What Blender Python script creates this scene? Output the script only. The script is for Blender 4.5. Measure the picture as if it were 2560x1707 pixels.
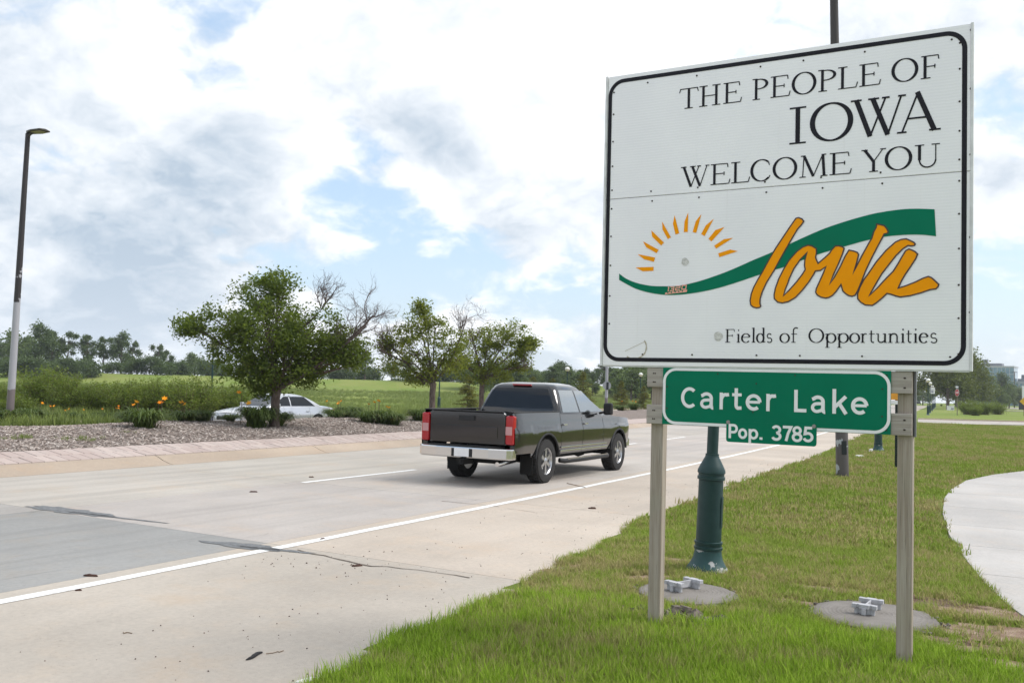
import bpy, bmesh, math, random
import numpy as np
from mathutils import Vector, Matrix, Euler
from mathutils.geometry import tessellate_polygon

random.seed(7); rng = np.random.default_rng(7)
scene = bpy.context.scene
for o in list(bpy.data.objects): bpy.data.objects.remove(o)
col = scene.collection
rad = math.radians

# ------------------------------------------------------------------ camera
YAW, PITCH, ROLL, CAMH = 0.5167, 0.0428, 0.0255, 1.644
FPX = 2303.4                       # focal length in pixels of a 2560 px wide picture
fwd = Vector((-math.sin(YAW)*math.cos(PITCH), math.cos(YAW)*math.cos(PITCH), math.sin(PITCH)))
rt0 = Vector((math.cos(YAW), math.sin(YAW), 0)); up0 = rt0.cross(fwd)
rt = rt0*math.cos(ROLL) + up0*math.sin(ROLL); up = up0*math.cos(ROLL) - rt0*math.sin(ROLL)
CAM = Vector((0, 0, CAMH))
cd = bpy.data.cameras.new('camera'); cam = bpy.data.objects.new('camera', cd); col.objects.link(cam)
m = Matrix((rt, up, -fwd)).transposed().to_4x4(); m.translation = CAM
cam.matrix_world = m
cd.sensor_width = 36; cd.lens = FPX*36/2560; cd.clip_start = .05; cd.clip_end = 5000
cd.dof.use_dof = True; cd.dof.focus_distance = 7.5; cd.dof.aperture_fstop = 8.0
scene.camera = cam

# ------------------------------------------------------------------ sky and sun
SUN_AZ, SUN_EL = rad(58), rad(50)   # azimuth measured from +Y (along the road) to +X
sdir = Vector((math.sin(SUN_AZ)*math.cos(SUN_EL), math.cos(SUN_AZ)*math.cos(SUN_EL), math.sin(SUN_EL)))
sl = bpy.data.lights.new('sun', 'SUN'); sl.energy = 1.5; sl.angle = rad(26); sl.color = (1, .965, .91)
so = bpy.data.objects.new('sun', sl); col.objects.link(so)
so.rotation_euler = sdir.to_track_quat('Z', 'Y').to_euler(); so.location = (20, 20, 60)

world = bpy.data.worlds.new('World'); scene.world = world; world.use_nodes = True
wt = world.node_tree; wt.nodes.clear()
class N:
    """small helper that builds shader node graphs"""
    def __init__(s, tree): s.t = tree
    def node(s, kind, **kw):
        n = s.t.nodes.new(kind)
        for k, v in kw.items(): setattr(n, k, v)
        return n
    def put(s, sock, v):
        if isinstance(v, bpy.types.NodeSocket): s.t.links.new(v, sock)
        elif v is not None:
            if isinstance(v, (tuple, list)) and len(v) == 3 and sock.type == 'RGBA': v = (*v, 1)
            sock.default_value = v
    def math(s, op, a, b=None, c=None, clamp=False):
        n = s.node('ShaderNodeMath', operation=op, use_clamp=clamp)
        s.put(n.inputs[0], a); s.put(n.inputs[1], b)
        if c is not None: s.put(n.inputs[2], c)
        return n.outputs[0]
    def vmath(s, op, a, b=None, scale=None):
        n = s.node('ShaderNodeVectorMath', operation=op); s.put(n.inputs[0], a); s.put(n.inputs[1], b)
        if scale is not None: s.put(n.inputs[3], scale)
        return n.outputs['Value'] if op in ('DOT_PRODUCT', 'LENGTH', 'DISTANCE') else n.outputs[0]
    def mix(s, f, a, b, blend='MIX'):
        n = s.node('ShaderNodeMix', data_type='RGBA', blend_type=blend)
        s.put(n.inputs['Factor'], f); s.put(n.inputs[6], a); s.put(n.inputs[7], b)
        return n.outputs[2]
    def noise(s, vec, scale, detail=4, rough=.55, dist=0, out='Fac'):
        n = s.node('ShaderNodeTexNoise'); s.put(n.inputs['Vector'], vec); n.inputs['Scale'].default_value = scale
        n.inputs['Detail'].default_value = detail; n.inputs['Roughness'].default_value = rough; n.inputs['Distortion'].default_value = dist
        return n.outputs[out]
    def step(s, x, lo, hi):
        n = s.node('ShaderNodeMapRange', interpolation_type='SMOOTHSTEP'); s.put(n.inputs[0], x)
        n.inputs[1].default_value = lo; n.inputs[2].default_value = hi; return n.outputs[0]
    def mapping(s, vec, scale=(1, 1, 1), loc=(0, 0, 0), rot=(0, 0, 0)):
        n = s.node('ShaderNodeMapping'); s.put(n.inputs[0], vec); n.inputs['Scale'].default_value = scale
        n.inputs['Location'].default_value = loc; n.inputs['Rotation'].default_value = rot; return n.outputs[0]
    def sep(s, vec):
        n = s.node('ShaderNodeSeparateXYZ'); s.put(n.inputs[0], vec); return n.outputs
    def comb(s, x, y, z):
        n = s.node('ShaderNodeCombineXYZ'); s.put(n.inputs[0], x); s.put(n.inputs[1], y); s.put(n.inputs[2], z); return n.outputs[0]

def raydir(x, y):                   # pixel of a 2352 px wide picture -> unit direction
    x *= 2560/2352; y *= 2560/2352
    return (rt*((x-1280)/FPX) + up*((853.5-y)/FPX) + fwd).normalized()

w = N(wt)
tc = w.node('ShaderNodeTexCoord').outputs['Generated']
sky = w.node('ShaderNodeTexSky', sky_type='NISHITA', sun_disc=False)
sky.sun_elevation = SUN_EL; sky.sun_rotation = SUN_AZ
sky.air_density = 1.0; sky.dust_density = 2.5; sky.altitude = 300
dx, dy, dz = w.sep(tc)
den = w.math('ADD', w.math('MAXIMUM', dz, 0.0), .46)
px_, py_ = w.math('DIVIDE', dx, den), w.math('DIVIDE', dy, den)
p = w.comb(px_, py_, 0.0)
warp = w.noise(p, 4.0, 4, .55, 0, 'Color')
pw = w.vmath('ADD', p, w.vmath('SCALE', w.vmath('SUBTRACT', warp, (.5, .5, .5)), scale=.16))
def gauss(px, py, size):            # soft bump round one direction of the sky
    d = raydir(px, py); dot = w.vmath('DOT_PRODUCT', tc, tuple(d))
    return w.math('EXPONENT', w.math('MULTIPLY', w.math('SUBTRACT', dot, 1.0), 2.0/size**2))
SEED = (3.1, 7.7, 1.3)
def field(v, sc=3.3, det=10, ro=.57): return w.noise(w.vmath('ADD', v, SEED), sc, det, ro)
n1 = field(pw)
n1s = field(w.vmath('ADD', pw, (sdir.x*.06, sdir.y*.06, .03)))
soft = field(pw, 3.3, 2, .5)                              # the same clouds without their fine edges
bias = w.math('MULTIPLY', gauss(1040, 500, .12), -.15)
bias = w.math('ADD', bias, w.math('MULTIPLY', gauss(660, 15, .09), -.13))
bias = w.math('ADD', bias, w.math('MULTIPLY', gauss(300, 400, .25), .10))
bias = w.math('ADD', bias, w.math('MULTIPLY', gauss(1100, 220, .20), .10))
bias = w.math('ADD', bias, w.math('MULTIPLY', gauss(760, 500, .05), -.05))
cov = w.math('ADD', w.math('ADD', n1, bias), .065)
mask = w.step(cov, .45, .57)
thick = w.step(w.math('ADD', w.math('ADD', soft, bias), .065), .54, .78)
relief = w.math('MULTIPLY', w.math('SUBTRACT', n1, n1s), 3.2)
low = w.noise(w.vmath('ADD', p, (11.3, 4.1, 0)), 2.4, 5, .5)
grey = w.math('ADD', w.math('MULTIPLY', w.step(low, .36, .68), .50), w.math('MULTIPLY', thick, .34))
grey = w.math('ADD', grey, w.math('MULTIPLY', gauss(330, 440, .20), .42))
grey = w.math('ADD', grey, w.math('MULTIPLY', gauss(1180, 560, .05), .35))
grey = w.math('ADD', grey, w.math('MULTIPLY', gauss(1150, 200, .26), -.40))
grey = w.math('SUBTRACT', w.math('ADD', grey, .03), relief, None, True)
CW, CG = (7.0, 7.1, 7.25), (3.0, 3.65, 4.4)
ccol = w.mix(grey, CW, CG)
blue = w.mix(.40, sky.outputs[0], (5.0, 6.6, 8.4))       # summer haze thins the blue
fin = w.mix(mask, blue, ccol)
hz = w.math('EXPONENT', w.math('MULTIPLY', w.math('MAXIMUM', dz, 0.0), -16.0))
fin = w.mix(w.math('MULTIPLY', hz, .55), fin, (6.3, 6.7, 7.2))
bg = w.node('ShaderNodeBackground'); w.put(bg.inputs[0], fin); bg.inputs[1].default_value = .085
wo = w.node('ShaderNodeOutputWorld'); wt.links.new(bg.outputs[0], wo.inputs[0])

scene.view_settings.view_transform = 'Standard'; scene.view_settings.look = 'None'
scene.view_settings.exposure = 0.99; scene.view_settings.gamma = 1.0
scene.render.engine = 'CYCLES'

# ------------------------------------------------------------------ materials
MATS = {}
def mat(name, fn):
    if name in MATS: return MATS[name]
    mt = bpy.data.materials.new(name); mt.use_nodes = True; t = mt.node_tree; t.nodes.clear()
    n = N(t); out = n.node('ShaderNodeOutputMaterial'); sh = fn(n)
    if sh is not None: t.links.new(sh, out.inputs['Surface'])
    MATS[name] = mt; return mt
def P(n, color=(.5, .5, .5), rough=.6, metal=0, bump=None, bstr=.3, bdist=.01, coat=0, spec=.5, trans=0, ior=1.45, emit=None):
    b = n.node('ShaderNodeBsdfPrincipled'); n.put(b.inputs['Base Color'], color); n.put(b.inputs['Roughness'], rough)
    n.put(b.inputs['Metallic'], metal); b.inputs['Coat Weight'].default_value = coat; b.inputs['Coat Roughness'].default_value = .06
    b.inputs['Specular IOR Level'].default_value = spec; b.inputs['Transmission Weight'].default_value = trans; b.inputs['IOR'].default_value = ior
    if bump is not None:
        bn = n.node('ShaderNodeBump'); bn.inputs['Strength'].default_value = bstr; bn.inputs['Distance'].default_value = bdist
        n.put(bn.inputs['Height'], bump); n.t.links.new(bn.outputs[0], b.inputs['Normal'])
    return b.outputs[0]
def wpos(n): return n.node('ShaderNodeNewGeometry').outputs['Position']
def opos(n): return n.node('ShaderNodeTexCoord').outputs['Object']
def plain(name, c, rough=.5, metal=0, coat=0, var=.12, scale=6, bump=.0, world=False, spec=.5):
    def f(n):
        v = wpos(n) if world else opos(n)
        a = n.noise(v, scale, 5, .6)
        cc = n.mix(n.step(a, .3, .7), tuple(x*(1-var) for x in c), tuple(min(1, x*(1+var)) for x in c))
        return P(n, cc, n.math('ADD', n.math('MULTIPLY', a, .15), rough-.07), metal, n.noise(v, scale*12, 3) if bump else None, bump, .004, coat, spec=spec)
    return mat(name, f)
def m_concrete(name, base, tint_obj=True, streak=1.0):
    def f(n):
        v = wpos(n)
        big = n.noise(v, .35, 5, .6); mid = n.noise(v, 2.3, 6, .65); fine = n.noise(v, 120, 3, .7)
        st = n.noise(n.mapping(v, (2.6, .05, 1)), 1.0, 5, .6)      # wear that runs along the driving direction
        scuff = n.noise(n.mapping(v, (9, .5, 1)), 1.0, 4, .6)
        c = n.mix(n.step(big, .3, .72), tuple(x*.86 for x in base), tuple(x*1.10 for x in base))
        c = n.mix(n.math('MULTIPLY', n.step(mid, .50, .78), .35), c, (base[0]*1.15, base[1]*1.02, base[2]*.88))
        c = n.mix(n.math('MULTIPLY', n.step(st, .44, .72), .55*streak), c, tuple(x*.66 for x in base))
        c = n.mix(n.math('MULTIPLY', n.step(scuff, .66, .74), .30*streak), c, tuple(x*.5 for x in base))
        c = n.mix(n.math('MULTIPLY', n.step(fine, .58, .75), .30), c, tuple(x*.6 for x in base))
        mot = n.noise(v, 22, 5, .75); pit = n.noise(v, 48, 2, .5)
        c = n.mix(n.math('MULTIPLY', n.step(mot, .42, .72), .34), c, tuple(x*.70 for x in base))
        c = n.mix(n.math('MULTIPLY', n.step(mot, .50, .26), .30), c, (base[0]*1.22, base[1]*1.19, base[2]*1.15))
        c = n.mix(n.math('MULTIPLY', n.step(pit, .66, .74), .45), c, tuple(x*.55 for x in base))
        sand = n.noise(n.vmath('ADD', v, (5.2, 3.3, 0.0)), .8, 6, .7)
        c = n.mix(n.math('MULTIPLY', n.step(sand, .52, .74), .45), c, (base[0]*1.06, base[1]*.90, base[2]*.74))
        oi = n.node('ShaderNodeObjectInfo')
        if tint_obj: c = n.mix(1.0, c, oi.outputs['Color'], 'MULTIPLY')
        vor = n.node('ShaderNodeTexVoronoi'); vor.inputs['Scale'].default_value = 90; n.put(vor.inputs['Vector'], v)
        h = n.math('ADD', n.math('MULTIPLY', fine, .6), n.math('MULTIPLY', vor.outputs[0], .5))
        return P(n, c, .82, 0, h, .35, .004, spec=.3)
    return mat(name, f)
def m_leaf(name, c1, c2, c3=None, trans=.42, scale=1.2, upk=0):
    def f(n):
        g = n.node('ShaderNodeNewGeometry'); oi = n.node('ShaderNodeObjectInfo')
        r = g.outputs['Random Per Island']
        c = n.mix(r, c1, c2)
        if c3: c = n.mix(n.step(n.noise(opos(n), scale, 4, .7), .56, .74), c, c3)
        c = n.mix(n.math('MULTIPLY', oi.outputs['Random'], .35), c, tuple(x*.72 for x in c1))
        b = P(n, c, .55, spec=.35)
        if upk: n.put(b.node.inputs['Normal'], upshade(n, upk))
        tr = n.node('ShaderNodeBsdfTranslucent'); n.put(tr.inputs[0], n.mix(.5, c, (c2[0]*1.5, c2[1]*1.6, c2[2]*.8)))
        mx = n.node('ShaderNodeMixShader'); mx.inputs[0].default_value = trans
        n.t.links.new(b, mx.inputs[1]); n.t.links.new(tr.outputs[0], mx.inputs[2]); return mx.outputs[0]
    return mat(name, f)
def upshade(n, k):
    """blades are shaded partly like the sward they make up"""
    g = n.node('ShaderNodeNewGeometry').outputs['Normal']
    return n.vmath('NORMALIZE', n.vmath('ADD', n.vmath('SCALE', g, scale=1-k), (0.0, 0.0, k)))
def m_wood(name, c1, c2, axis=2):
    def f(n):
        v = opos(n); sc = [38, 38, 38]; sc[axis] = 1.3; sc2 = [140, 140, 140]; sc2[axis] = 3
        a = n.noise(n.mapping(v, tuple(sc)), 1, 5, .65, .6); b = n.noise(n.mapping(v, tuple(sc2)), 1, 3, .6)
        big = n.noise(v, 3.0, 3)
        c = n.mix(n.step(a, .3, .7), c1, c2)
        c = n.mix(n.math('MULTIPLY', n.step(b, .60, .70), .6), c, tuple(x*.45 for x in c1))
        c = n.mix(n.math('MULTIPLY', n.step(big, .45, .7), .35), c, (c2[0]*.8, c2[1]*.86, c2[2]*.8))
        return P(n, c, .85, 0, n.math('ADD', a, n.math('MULTIPLY', b, .6)), .5, .004, spec=.25)
    return mat(name, f)
def m_peel(name, paint, bare, lo, hi, scale=5, rough=.45):
    """paint that has come away in patches"""
    def f(n):
        v = opos(n); a = n.noise(v, scale, 6, .55)
        k = n.step(a, lo, hi); c = n.mix(k, paint, bare)
        c = n.mix(n.math('MULTIPLY', n.step(n.noise(v, 14, 5), .4, .75), .2), c, tuple(x*1.5+.02 for x in paint))
        return P(n, c, n.math('ADD', rough, n.math('MULTIPLY', k, .2)), 0, n.math('SUBTRACT', 1.0, k), .4, .003)
    return mat(name, f)

# ------------------------------------------------------------------ meshes and objects
class MB:
    def __init__(s): s.v = []; s.f = []
    def add(s, vs, fs):
        o = len(s.v); s.v += [tuple(x) for x in vs]; s.f += [tuple(i+o for i in f) for f in fs]; return s
    def box(s, c, d, rot=None):
        x, y, z = d[0]/2, d[1]/2, d[2]/2
        vs = [Vector((a*x, b*y, e*z)) for a in (-1, 1) for b in (-1, 1) for e in (-1, 1)]
        if rot is not None: vs = [rot @ q for q in vs]
        return s.add([q+Vector(c) for q in vs], [(0, 1, 3, 2), (4, 6, 7, 5), (0, 4, 5, 1), (2, 3, 7, 6), (0, 2, 6, 4), (1, 5, 7, 3)])
    def tube(s, pts, radii, n=8, caps=True):
        pts = [Vector(q) for q in pts]
        if not hasattr(radii, '__len__'): radii = [radii]*len(pts)
        vs = []; fs = []; ref = Vector((.31, .17, .93)).normalized()
        for i, q in enumerate(pts):
            d = (pts[min(i+1, len(pts)-1)] - pts[max(i-1, 0)])
            d = d.normalized() if d.length > 1e-9 else Vector((0, 0, 1))
            if abs(d.dot(ref)) > .95: a = d.cross(Vector((1, 0, 0))).normalized()
            else: a = d.cross(ref).normalized()
            b = d.cross(a)
            for k in range(n):
                t = 2*math.pi*k/n; vs.append(q + (a*math.cos(t) + b*math.sin(t))*radii[i])
        for i in range(len(pts)-1):
            for k in range(n):
                k2 = (k+1) % n; fs.append((i*n+k, i*n+k2, (i+1)*n+k2, (i+1)*n+k))
        if caps: fs.append(tuple(range(n-1, -1, -1))); fs.append(tuple(range((len(pts)-1)*n, len(pts)*n)))
        return s.add(vs, fs)
    def lathe(s, prof, n=24, c=(0, 0, 0), caps=True):
        vs = []; fs = []
        for r, z in prof:
            for k in range(n):
                t = 2*math.pi*k/n; vs.append((c[0]+r*math.cos(t), c[1]+r*math.sin(t), c[2]+z))
        for i in range(len(prof)-1):
            for k in range(n):
                k2 = (k+1) % n; fs.append((i*n+k, i*n+k2, (i+1)*n+k2, (i+1)*n+k))
        if caps: fs.append(tuple(range(n-1, -1, -1))); fs.append(tuple(range((len(prof)-1)*n, len(prof)*n)))
        return s.add(vs, fs)
    def prism(s, poly, fn0, fn1):
        """poly of 2D points; fn0 / fn1 map a 2D point to the back and front 3D points"""
        n = len(poly); tri = tessellate_polygon([[Vector((a, b, 0)) for a, b in poly]])
        vs = [fn0(a, b) for a, b in poly] + [fn1(a, b) for a, b in poly]
        fs = [tuple(t) for t in tri] + [tuple(i+n for i in reversed(t)) for t in tri]
        fs += [(i, (i+1) % n, (i+1) % n+n, i+n) for i in range(n)]
        return s.add(vs, fs)
    def grid(s, rows, close=False):
        nr, nc = len(rows), len(rows[0]); vs = [q for r in rows for q in r]; fs = []
        for i in range(nr-1):
            for j in range(nc-1 if not close else nc):
                j2 = (j+1) % nc; fs.append((i*nc+j, i*nc+j2, (i+1)*nc+j2, (i+1)*nc+j))
        return s.add(vs, fs)
    def mesh(s, name, material, smooth=False, fix=True):
        me = bpy.data.meshes.new(name); me.from_pydata(s.v, [], s.f)
        if fix:
            bm = bmesh.new(); bm.from_mesh(me); bmesh.ops.recalc_face_normals(bm, faces=bm.faces); bm.to_mesh(me); bm.free()
        if smooth:
            for q in me.polygons: q.use_smooth = True
            try: me.set_sharp_from_angle(angle=rad(38))
            except Exception: pass
        if material: me.materials.append(material)
        return me
    def build(s, name, material, parent=None, smooth=False, bevel=0, fix=True, loc=None, label=None):
        return link(name, s.mesh(name, material, smooth, fix), parent, bevel, loc, label)
def link(name, me, parent=None, bevel=0, loc=None, label=None):
    o = bpy.data.objects.new(name, me); col.objects.link(o)
    if parent is not None: o.parent = parent
    if loc is not None: o.location = loc
    if bevel:
        b = o.modifiers.new('bevel', 'BEVEL'); b.width = bevel; b.segments = 2; b.limit_method = 'ANGLE'; b.angle_limit = rad(40)
        b.harden_normals = False
    if label: o['label'] = label
    return o
def empty(name, loc, rz=0.0, rx=0.0, ry=0.0):
    o = bpy.data.objects.new(name, None); col.objects.link(o); o.location = loc; o.rotation_euler = (rx, ry, rz)
    o.empty_display_size = .2; return o
def tag(o, label=None, cat=None, group=None, kind=None):
    if label: o['label'] = label
    if cat: o['category'] = cat
    if group: o['group'] = group
    if kind: o['kind'] = kind
    return o
def copy_tree(o, parent=None):
    c = o.copy(); col.objects.link(c); c.parent = parent
    for ch in o.children: copy_tree(ch, c)
    return c
def bump3(x): return x*x*(3-2*x)
def sm(x, a, b):
    t = min(1, max(0, (x-a)/(b-a))); return bump3(t)
def scatter(name, pts, scl, rot, variants, label, cat=None, kind='stuff'):
    """one object: geometry-node instances of the variant meshes on points"""
    me = bpy.data.meshes.new(name); me.from_pydata([tuple(q) for q in pts], [], [])
    at = me.attributes.new('scl', 'FLOAT', 'POINT'); at.data.foreach_set('value', np.asarray(scl, np.float32))
    at = me.attributes.new('rot', 'FLOAT_VECTOR', 'POINT'); at.data.foreach_set('vector', np.asarray(rot, np.float32).ravel())
    cl = bpy.data.collections.new(name+'_pieces')
    for k, v in enumerate(variants): cl.objects.link(bpy.data.objects.new(f'{name}_piece', v))
    o = bpy.data.objects.new(name, me); col.objects.link(o)
    ng = bpy.data.node_groups.new(name, 'GeometryNodeTree')
    ng.interface.new_socket('Geometry', in_out='INPUT', socket_type='NodeSocketGeometry')
    ng.interface.new_socket('Geometry', in_out='OUTPUT', socket_type='NodeSocketGeometry')
    a = ng.nodes.new('NodeGroupInput'); z = ng.nodes.new('NodeGroupOutput')
    ci = ng.nodes.new('GeometryNodeCollectionInfo'); ci.inputs[0].default_value = cl; ci.inputs[1].default_value = True; ci.inputs[2].default_value = True
    ip = ng.nodes.new('GeometryNodeInstanceOnPoints'); ip.inputs['Pick Instance'].default_value = True
    n1 = ng.nodes.new('GeometryNodeInputNamedAttribute'); n1.data_type = 'FLOAT'; n1.inputs[0].default_value = 'scl'
    n2 = ng.nodes.new('GeometryNodeInputNamedAttribute'); n2.data_type = 'FLOAT_VECTOR'; n2.inputs[0].default_value = 'rot'
    er = ng.nodes.new('FunctionNodeEulerToRotation')
    L = ng.links.new
    L(a.outputs[0], ip.inputs['Points']); L(ci.outputs[0], ip.inputs['Instance']); L(n2.outputs[0], er.inputs[0]); L(er.outputs[0], ip.inputs['Rotation'])
    L(n1.outputs[0], ip.inputs['Scale']); L(ip.outputs[0], z.inputs[0])
    md = o.modifiers.new('scatter', 'NODES'); md.node_group = ng
    tag(o, label, cat, None, kind); return o
# ------------------------------------------------------------------ the lie of the land
SL = .0085                                     # the street falls gently away from the camera
def base(Y): return -SL*min(max(Y, -12), 480)
def cx(Y):                                     # the street bends to the left
    if Y < 0: return 0.0
    return -.001*Y*Y if Y < 40 else -1.6-.08*(Y-40)
def G(x, y, z0=0.0):                           # pixel (2352 px wide) -> point on the sloping plane z = z0 - SL*Y
    d = raydir(x, y); t = (z0-CAMH)/(d.z+SL*d.y); return CAM+d*t
SHOULDER = [(-12, -3.2), (2, -3.35), (4.1, -3.5), (4.9, -3.6), (6.4, -3.74), (8.1, -3.93), (11.5, -4.34), (17.6, -4.58), (25, -4.66), (45, -4.8), (90, -5.0), (400, -5.0)]
def interp(tab, y):
    if y <= tab[0][0]: return tab[0][1]
    for (a, u), (b, v) in zip(tab, tab[1:]):
        if y <= b: return u+(v-u)*(y-a)/(b-a)
    return tab[-1][1]
MED = [(-15.12, .09), (-16.0, .23), (-17.2, .33), (-18.6, .42), (-19.8, .45), (-21.0, .38), (-22.4, .12), (-23.6, -.12)]
def medz(xp):
    if xp >= MED[0][0]: return MED[0][1]
    for (a, u), (b, v) in zip(MED, MED[1:]):
        if xp >= b: return u+(v-u)*(xp-a)/(b-a)
    return MED[-1][1]
def hgt(xp, Y):
    b = base(Y); se = interp(SHOULDER, Y)
    if xp > se-.15: return b - .055*(1-sm(xp, se, se+.9))
    if xp > -24.0: return b-.22
    if xp > -32.4: return b-.48
    X = xp+cx(Y); d = X*fwd.x+Y*fwd.y
    f = -.75
    near = b-.24
    z = near+(f-near)*sm(-xp, 40, 70)
    lev = sm(d, 172, 190)*(1-.9*sm(d, 199, 214))
    return z*(1-lev*sm(-xp, 34, 60)) + 1.05*lev*sm(-xp, 34, 60)
def onmed(px, py):                             # where a pixel's ray meets the planted median
    d = raydir(px, py); t = 12.0
    for _ in range(600):
        q = CAM+d*t; xp = q.x-cx(q.y)
        if xp < -15.1 and q.z <= medz(xp)+base(q.y): return q
        t += .05
    t = 12.0                                   # the ray passes over the crest: stand the plant on the crest itself
    while t < 140:
        q = CAM+d*t
        if q.x-cx(q.y) < -19.9: break
        t += .05
    return Vector((q.x, q.y, medz(-19.9)+base(q.y)))
def onland(px, py, tmin=25):
    d = raydir(px, py); t = tmin
    while t < 600:
        q = CAM+d*t
        if q.z <= hgt(q.x-cx(q.y), q.y): return q
        t += .25
    return q
def ground_at(X, Y):
    xp = X-cx(Y)
    if -23.6 < xp < -15.12: return medz(xp)+base(Y)
    return hgt(xp, Y)

def m_ground(n):
    v = wpos(n)
    a = n.noise(v, .09, 5, .6); b_ = n.noise(v, .9, 6, .65); c_ = n.noise(v, 9, 5, .7); f = n.noise(v, 70, 4, .7)
    c = n.mix(n.step(a, .35, .65), (.165, .240, .045), (.235, .270, .070))
    c = n.mix(n.math('MULTIPLY', n.step(b_, .48, .70), .7), c, (.235, .235, .090))
    c = n.mix(n.math('MULTIPLY', n.step(c_, .50, .72), .5), c, (.095, .145, .035))
    c = n.mix(n.math('MULTIPLY', n.step(f, .50, .72), .55), c, (.26, .23, .11))
    return P(n, c, .95, 0, n.math('ADD', f, c_), .8, .03, spec=.1)
M_GROUND = mat('grass_ground', m_ground)
def spaced(lo, hi, segs):
    out = []; x = lo
    for end, step in segs:
        while x < min(end, hi)-1e-6: out.append(x); x += step
    out.append(hi); return out
xs = spaced(-420, 260, [(-90, 9), (-34, 2.5), (-31, .4), (-25, 2), (-23, .4), (-15, 2), (-6, 1.5), (-2, .16), (4, .5), (30, 3), (260, 20)])
ys = spaced(-12, 520, [(30, .7), (90, 3), (260, 4), (520, 20)])
mb = MB(); mb.grid([[(x+cx(y), y, hgt(x, y)+(rng.normal()*.006 if x > -4 and y < 60 else rng.normal()*.03 if x < -33 else 0)) for x in xs] for y in ys])
tag(mb.build('ground', M_GROUND, smooth=True, fix=False), kind='structure')

# -------- the near carriageway, slab by slab
M_ROAD = m_concrete('road_concrete', (.455, .415, .382))
M_SHLD = m_concrete('shoulder_concrete', (.50, .432, .365), streak=.35)
ROADZ = -.06
road = empty('road', (0, 0, 0)); tag(road, kind='structure')
EDGE, DASH, TOE = -6.68, -10.62, -14.55
joints = [-11.5, -6.8, -2.1, 2.55, 7.25, 12.0, 16.7, 21.4, 26.1, 30.8, 35.5, 40.2, 50, 60, 75, 90, 120, 150, 200, 300]
def strip(x0, x1, y0, y1, z, nsub=None, fx0=None, fx1=None):
    n = nsub or max(2, int((y1-y0)/2)); g = MB(); rows = []
    for i in range(n+1):
        y = y0+(y1-y0)*i/n
        a = fx0(y) if fx0 else x0; b = fx1(y) if fx1 else x1
        rows.append([(a+cx(y), y, z+base(y)-.10), (a+cx(y), y, z+base(y)), (b+cx(y), y, z+base(y)), (b+cx(y), y, z+base(y)-.10)])
    g.grid(rows, close=True); g.f.append((0, 1, 2, 3)); k = len(g.v); g.f.append((k-1, k-2, k-3, k-4)); return g
for i, (a, b) in enumerate(zip(joints, joints[1:])):
    g_ = .004 if b < 60 else 0
    for x0, x1, kind in ((TOE+.004, DASH-.16, 2), (DASH-.155, EDGE-.28, 1)):
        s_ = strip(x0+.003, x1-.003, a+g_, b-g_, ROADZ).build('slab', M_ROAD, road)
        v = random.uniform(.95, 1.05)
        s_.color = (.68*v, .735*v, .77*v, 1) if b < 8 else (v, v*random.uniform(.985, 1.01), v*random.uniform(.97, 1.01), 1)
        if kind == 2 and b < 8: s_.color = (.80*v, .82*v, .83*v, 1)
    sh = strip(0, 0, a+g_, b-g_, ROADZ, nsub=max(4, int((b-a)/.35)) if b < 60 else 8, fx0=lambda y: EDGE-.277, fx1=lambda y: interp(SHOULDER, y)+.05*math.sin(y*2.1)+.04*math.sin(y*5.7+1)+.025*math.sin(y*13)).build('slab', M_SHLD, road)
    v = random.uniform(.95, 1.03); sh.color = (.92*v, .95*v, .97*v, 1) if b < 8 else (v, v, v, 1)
def m_line(n):
    v = wpos(n); a = n.noise(v, 26, 6, .7); b_ = n.noise(v, 3, 4)
    k = n.step(n.math('ADD', a, n.math('MULTIPLY', b_, .25)), .70, .80)
    c = n.mix(k, (.80, .80, .78), (.50, .46, .42))
    return P(n, c, .6, 0, a, .2, .003)
M_LINE = mat('road_paint', m_line)
def painted(x, w_, y0, y1, name, wob=.008):
    n = max(2, int((y1-y0)/.4)); g = MB()
    rows = []
    for i in range(n+1):
        y = y0+(y1-y0)*i/n
        rows.append([(x-w_/2+cx(y)+random.uniform(-wob, wob), y, ROADZ+base(y)+.004), (x+w_/2+cx(y)+random.uniform(-wob, wob), y, ROADZ+base(y)+.004)])
    g.grid(rows); o = g.build(name, M_LINE, road, fix=False); return o
painted(EDGE, .13, -6, 160, 'edge_line')
for y0 in (11.9, 25.2, 31.2, 44, 56, 68, 80):
    painted(DASH, .12, y0, y0+3.4, 'lane_line', .003)
# tar patches along the joints
M_TAR = plain('asphalt_patch', (.16, .165, .17), .9, var=.3, scale=30, bump=.5, world=True)
def blob(cx_, cy_, rx, ry, z, n=26, rot=0.0, jag=.18, seed=1):
    r = random.Random(seed); pts = []
    for k in range(n):
        t = 2*math.pi*k/n; f = 1+r.uniform(-jag, jag); x, y = rx*f*math.cos(t), ry*f*math.sin(t)
        pts.append((cx_+x*math.cos(rot)-y*math.sin(rot), cy_+x*math.sin(rot)+y*math.cos(rot)))
    return pts
def sheet(pts, zf, name, material, parent=None):
    tri = tessellate_polygon([[Vector((a, b, 0)) for a, b in pts]])
    g = MB(); g.add([(a, b, zf(a, b)) for a, b in pts], [tuple(t) for t in tri])
    o = g.build(name, material, parent, fix=False)
    for q in o.data.polygons:
        if q.normal.z < 0: q.flip()
    return o
for (px, py, rx, ry, rot, sd) in ((165, 1174, .75, .16, .05, 3), (565, 1254, .52, .12, .1, 4), (630, 1262, .5, .05, .2, 9), (250, 1186, .9, .035, .08, 5)):
    q = G(px, py, ROADZ); sheet(blob(q.x, q.y, rx, ry, 0, 30, rot, .25, sd), lambda a, b: ROADZ+base(b)+.0045, 'tar_patch', M_TAR, road)

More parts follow.
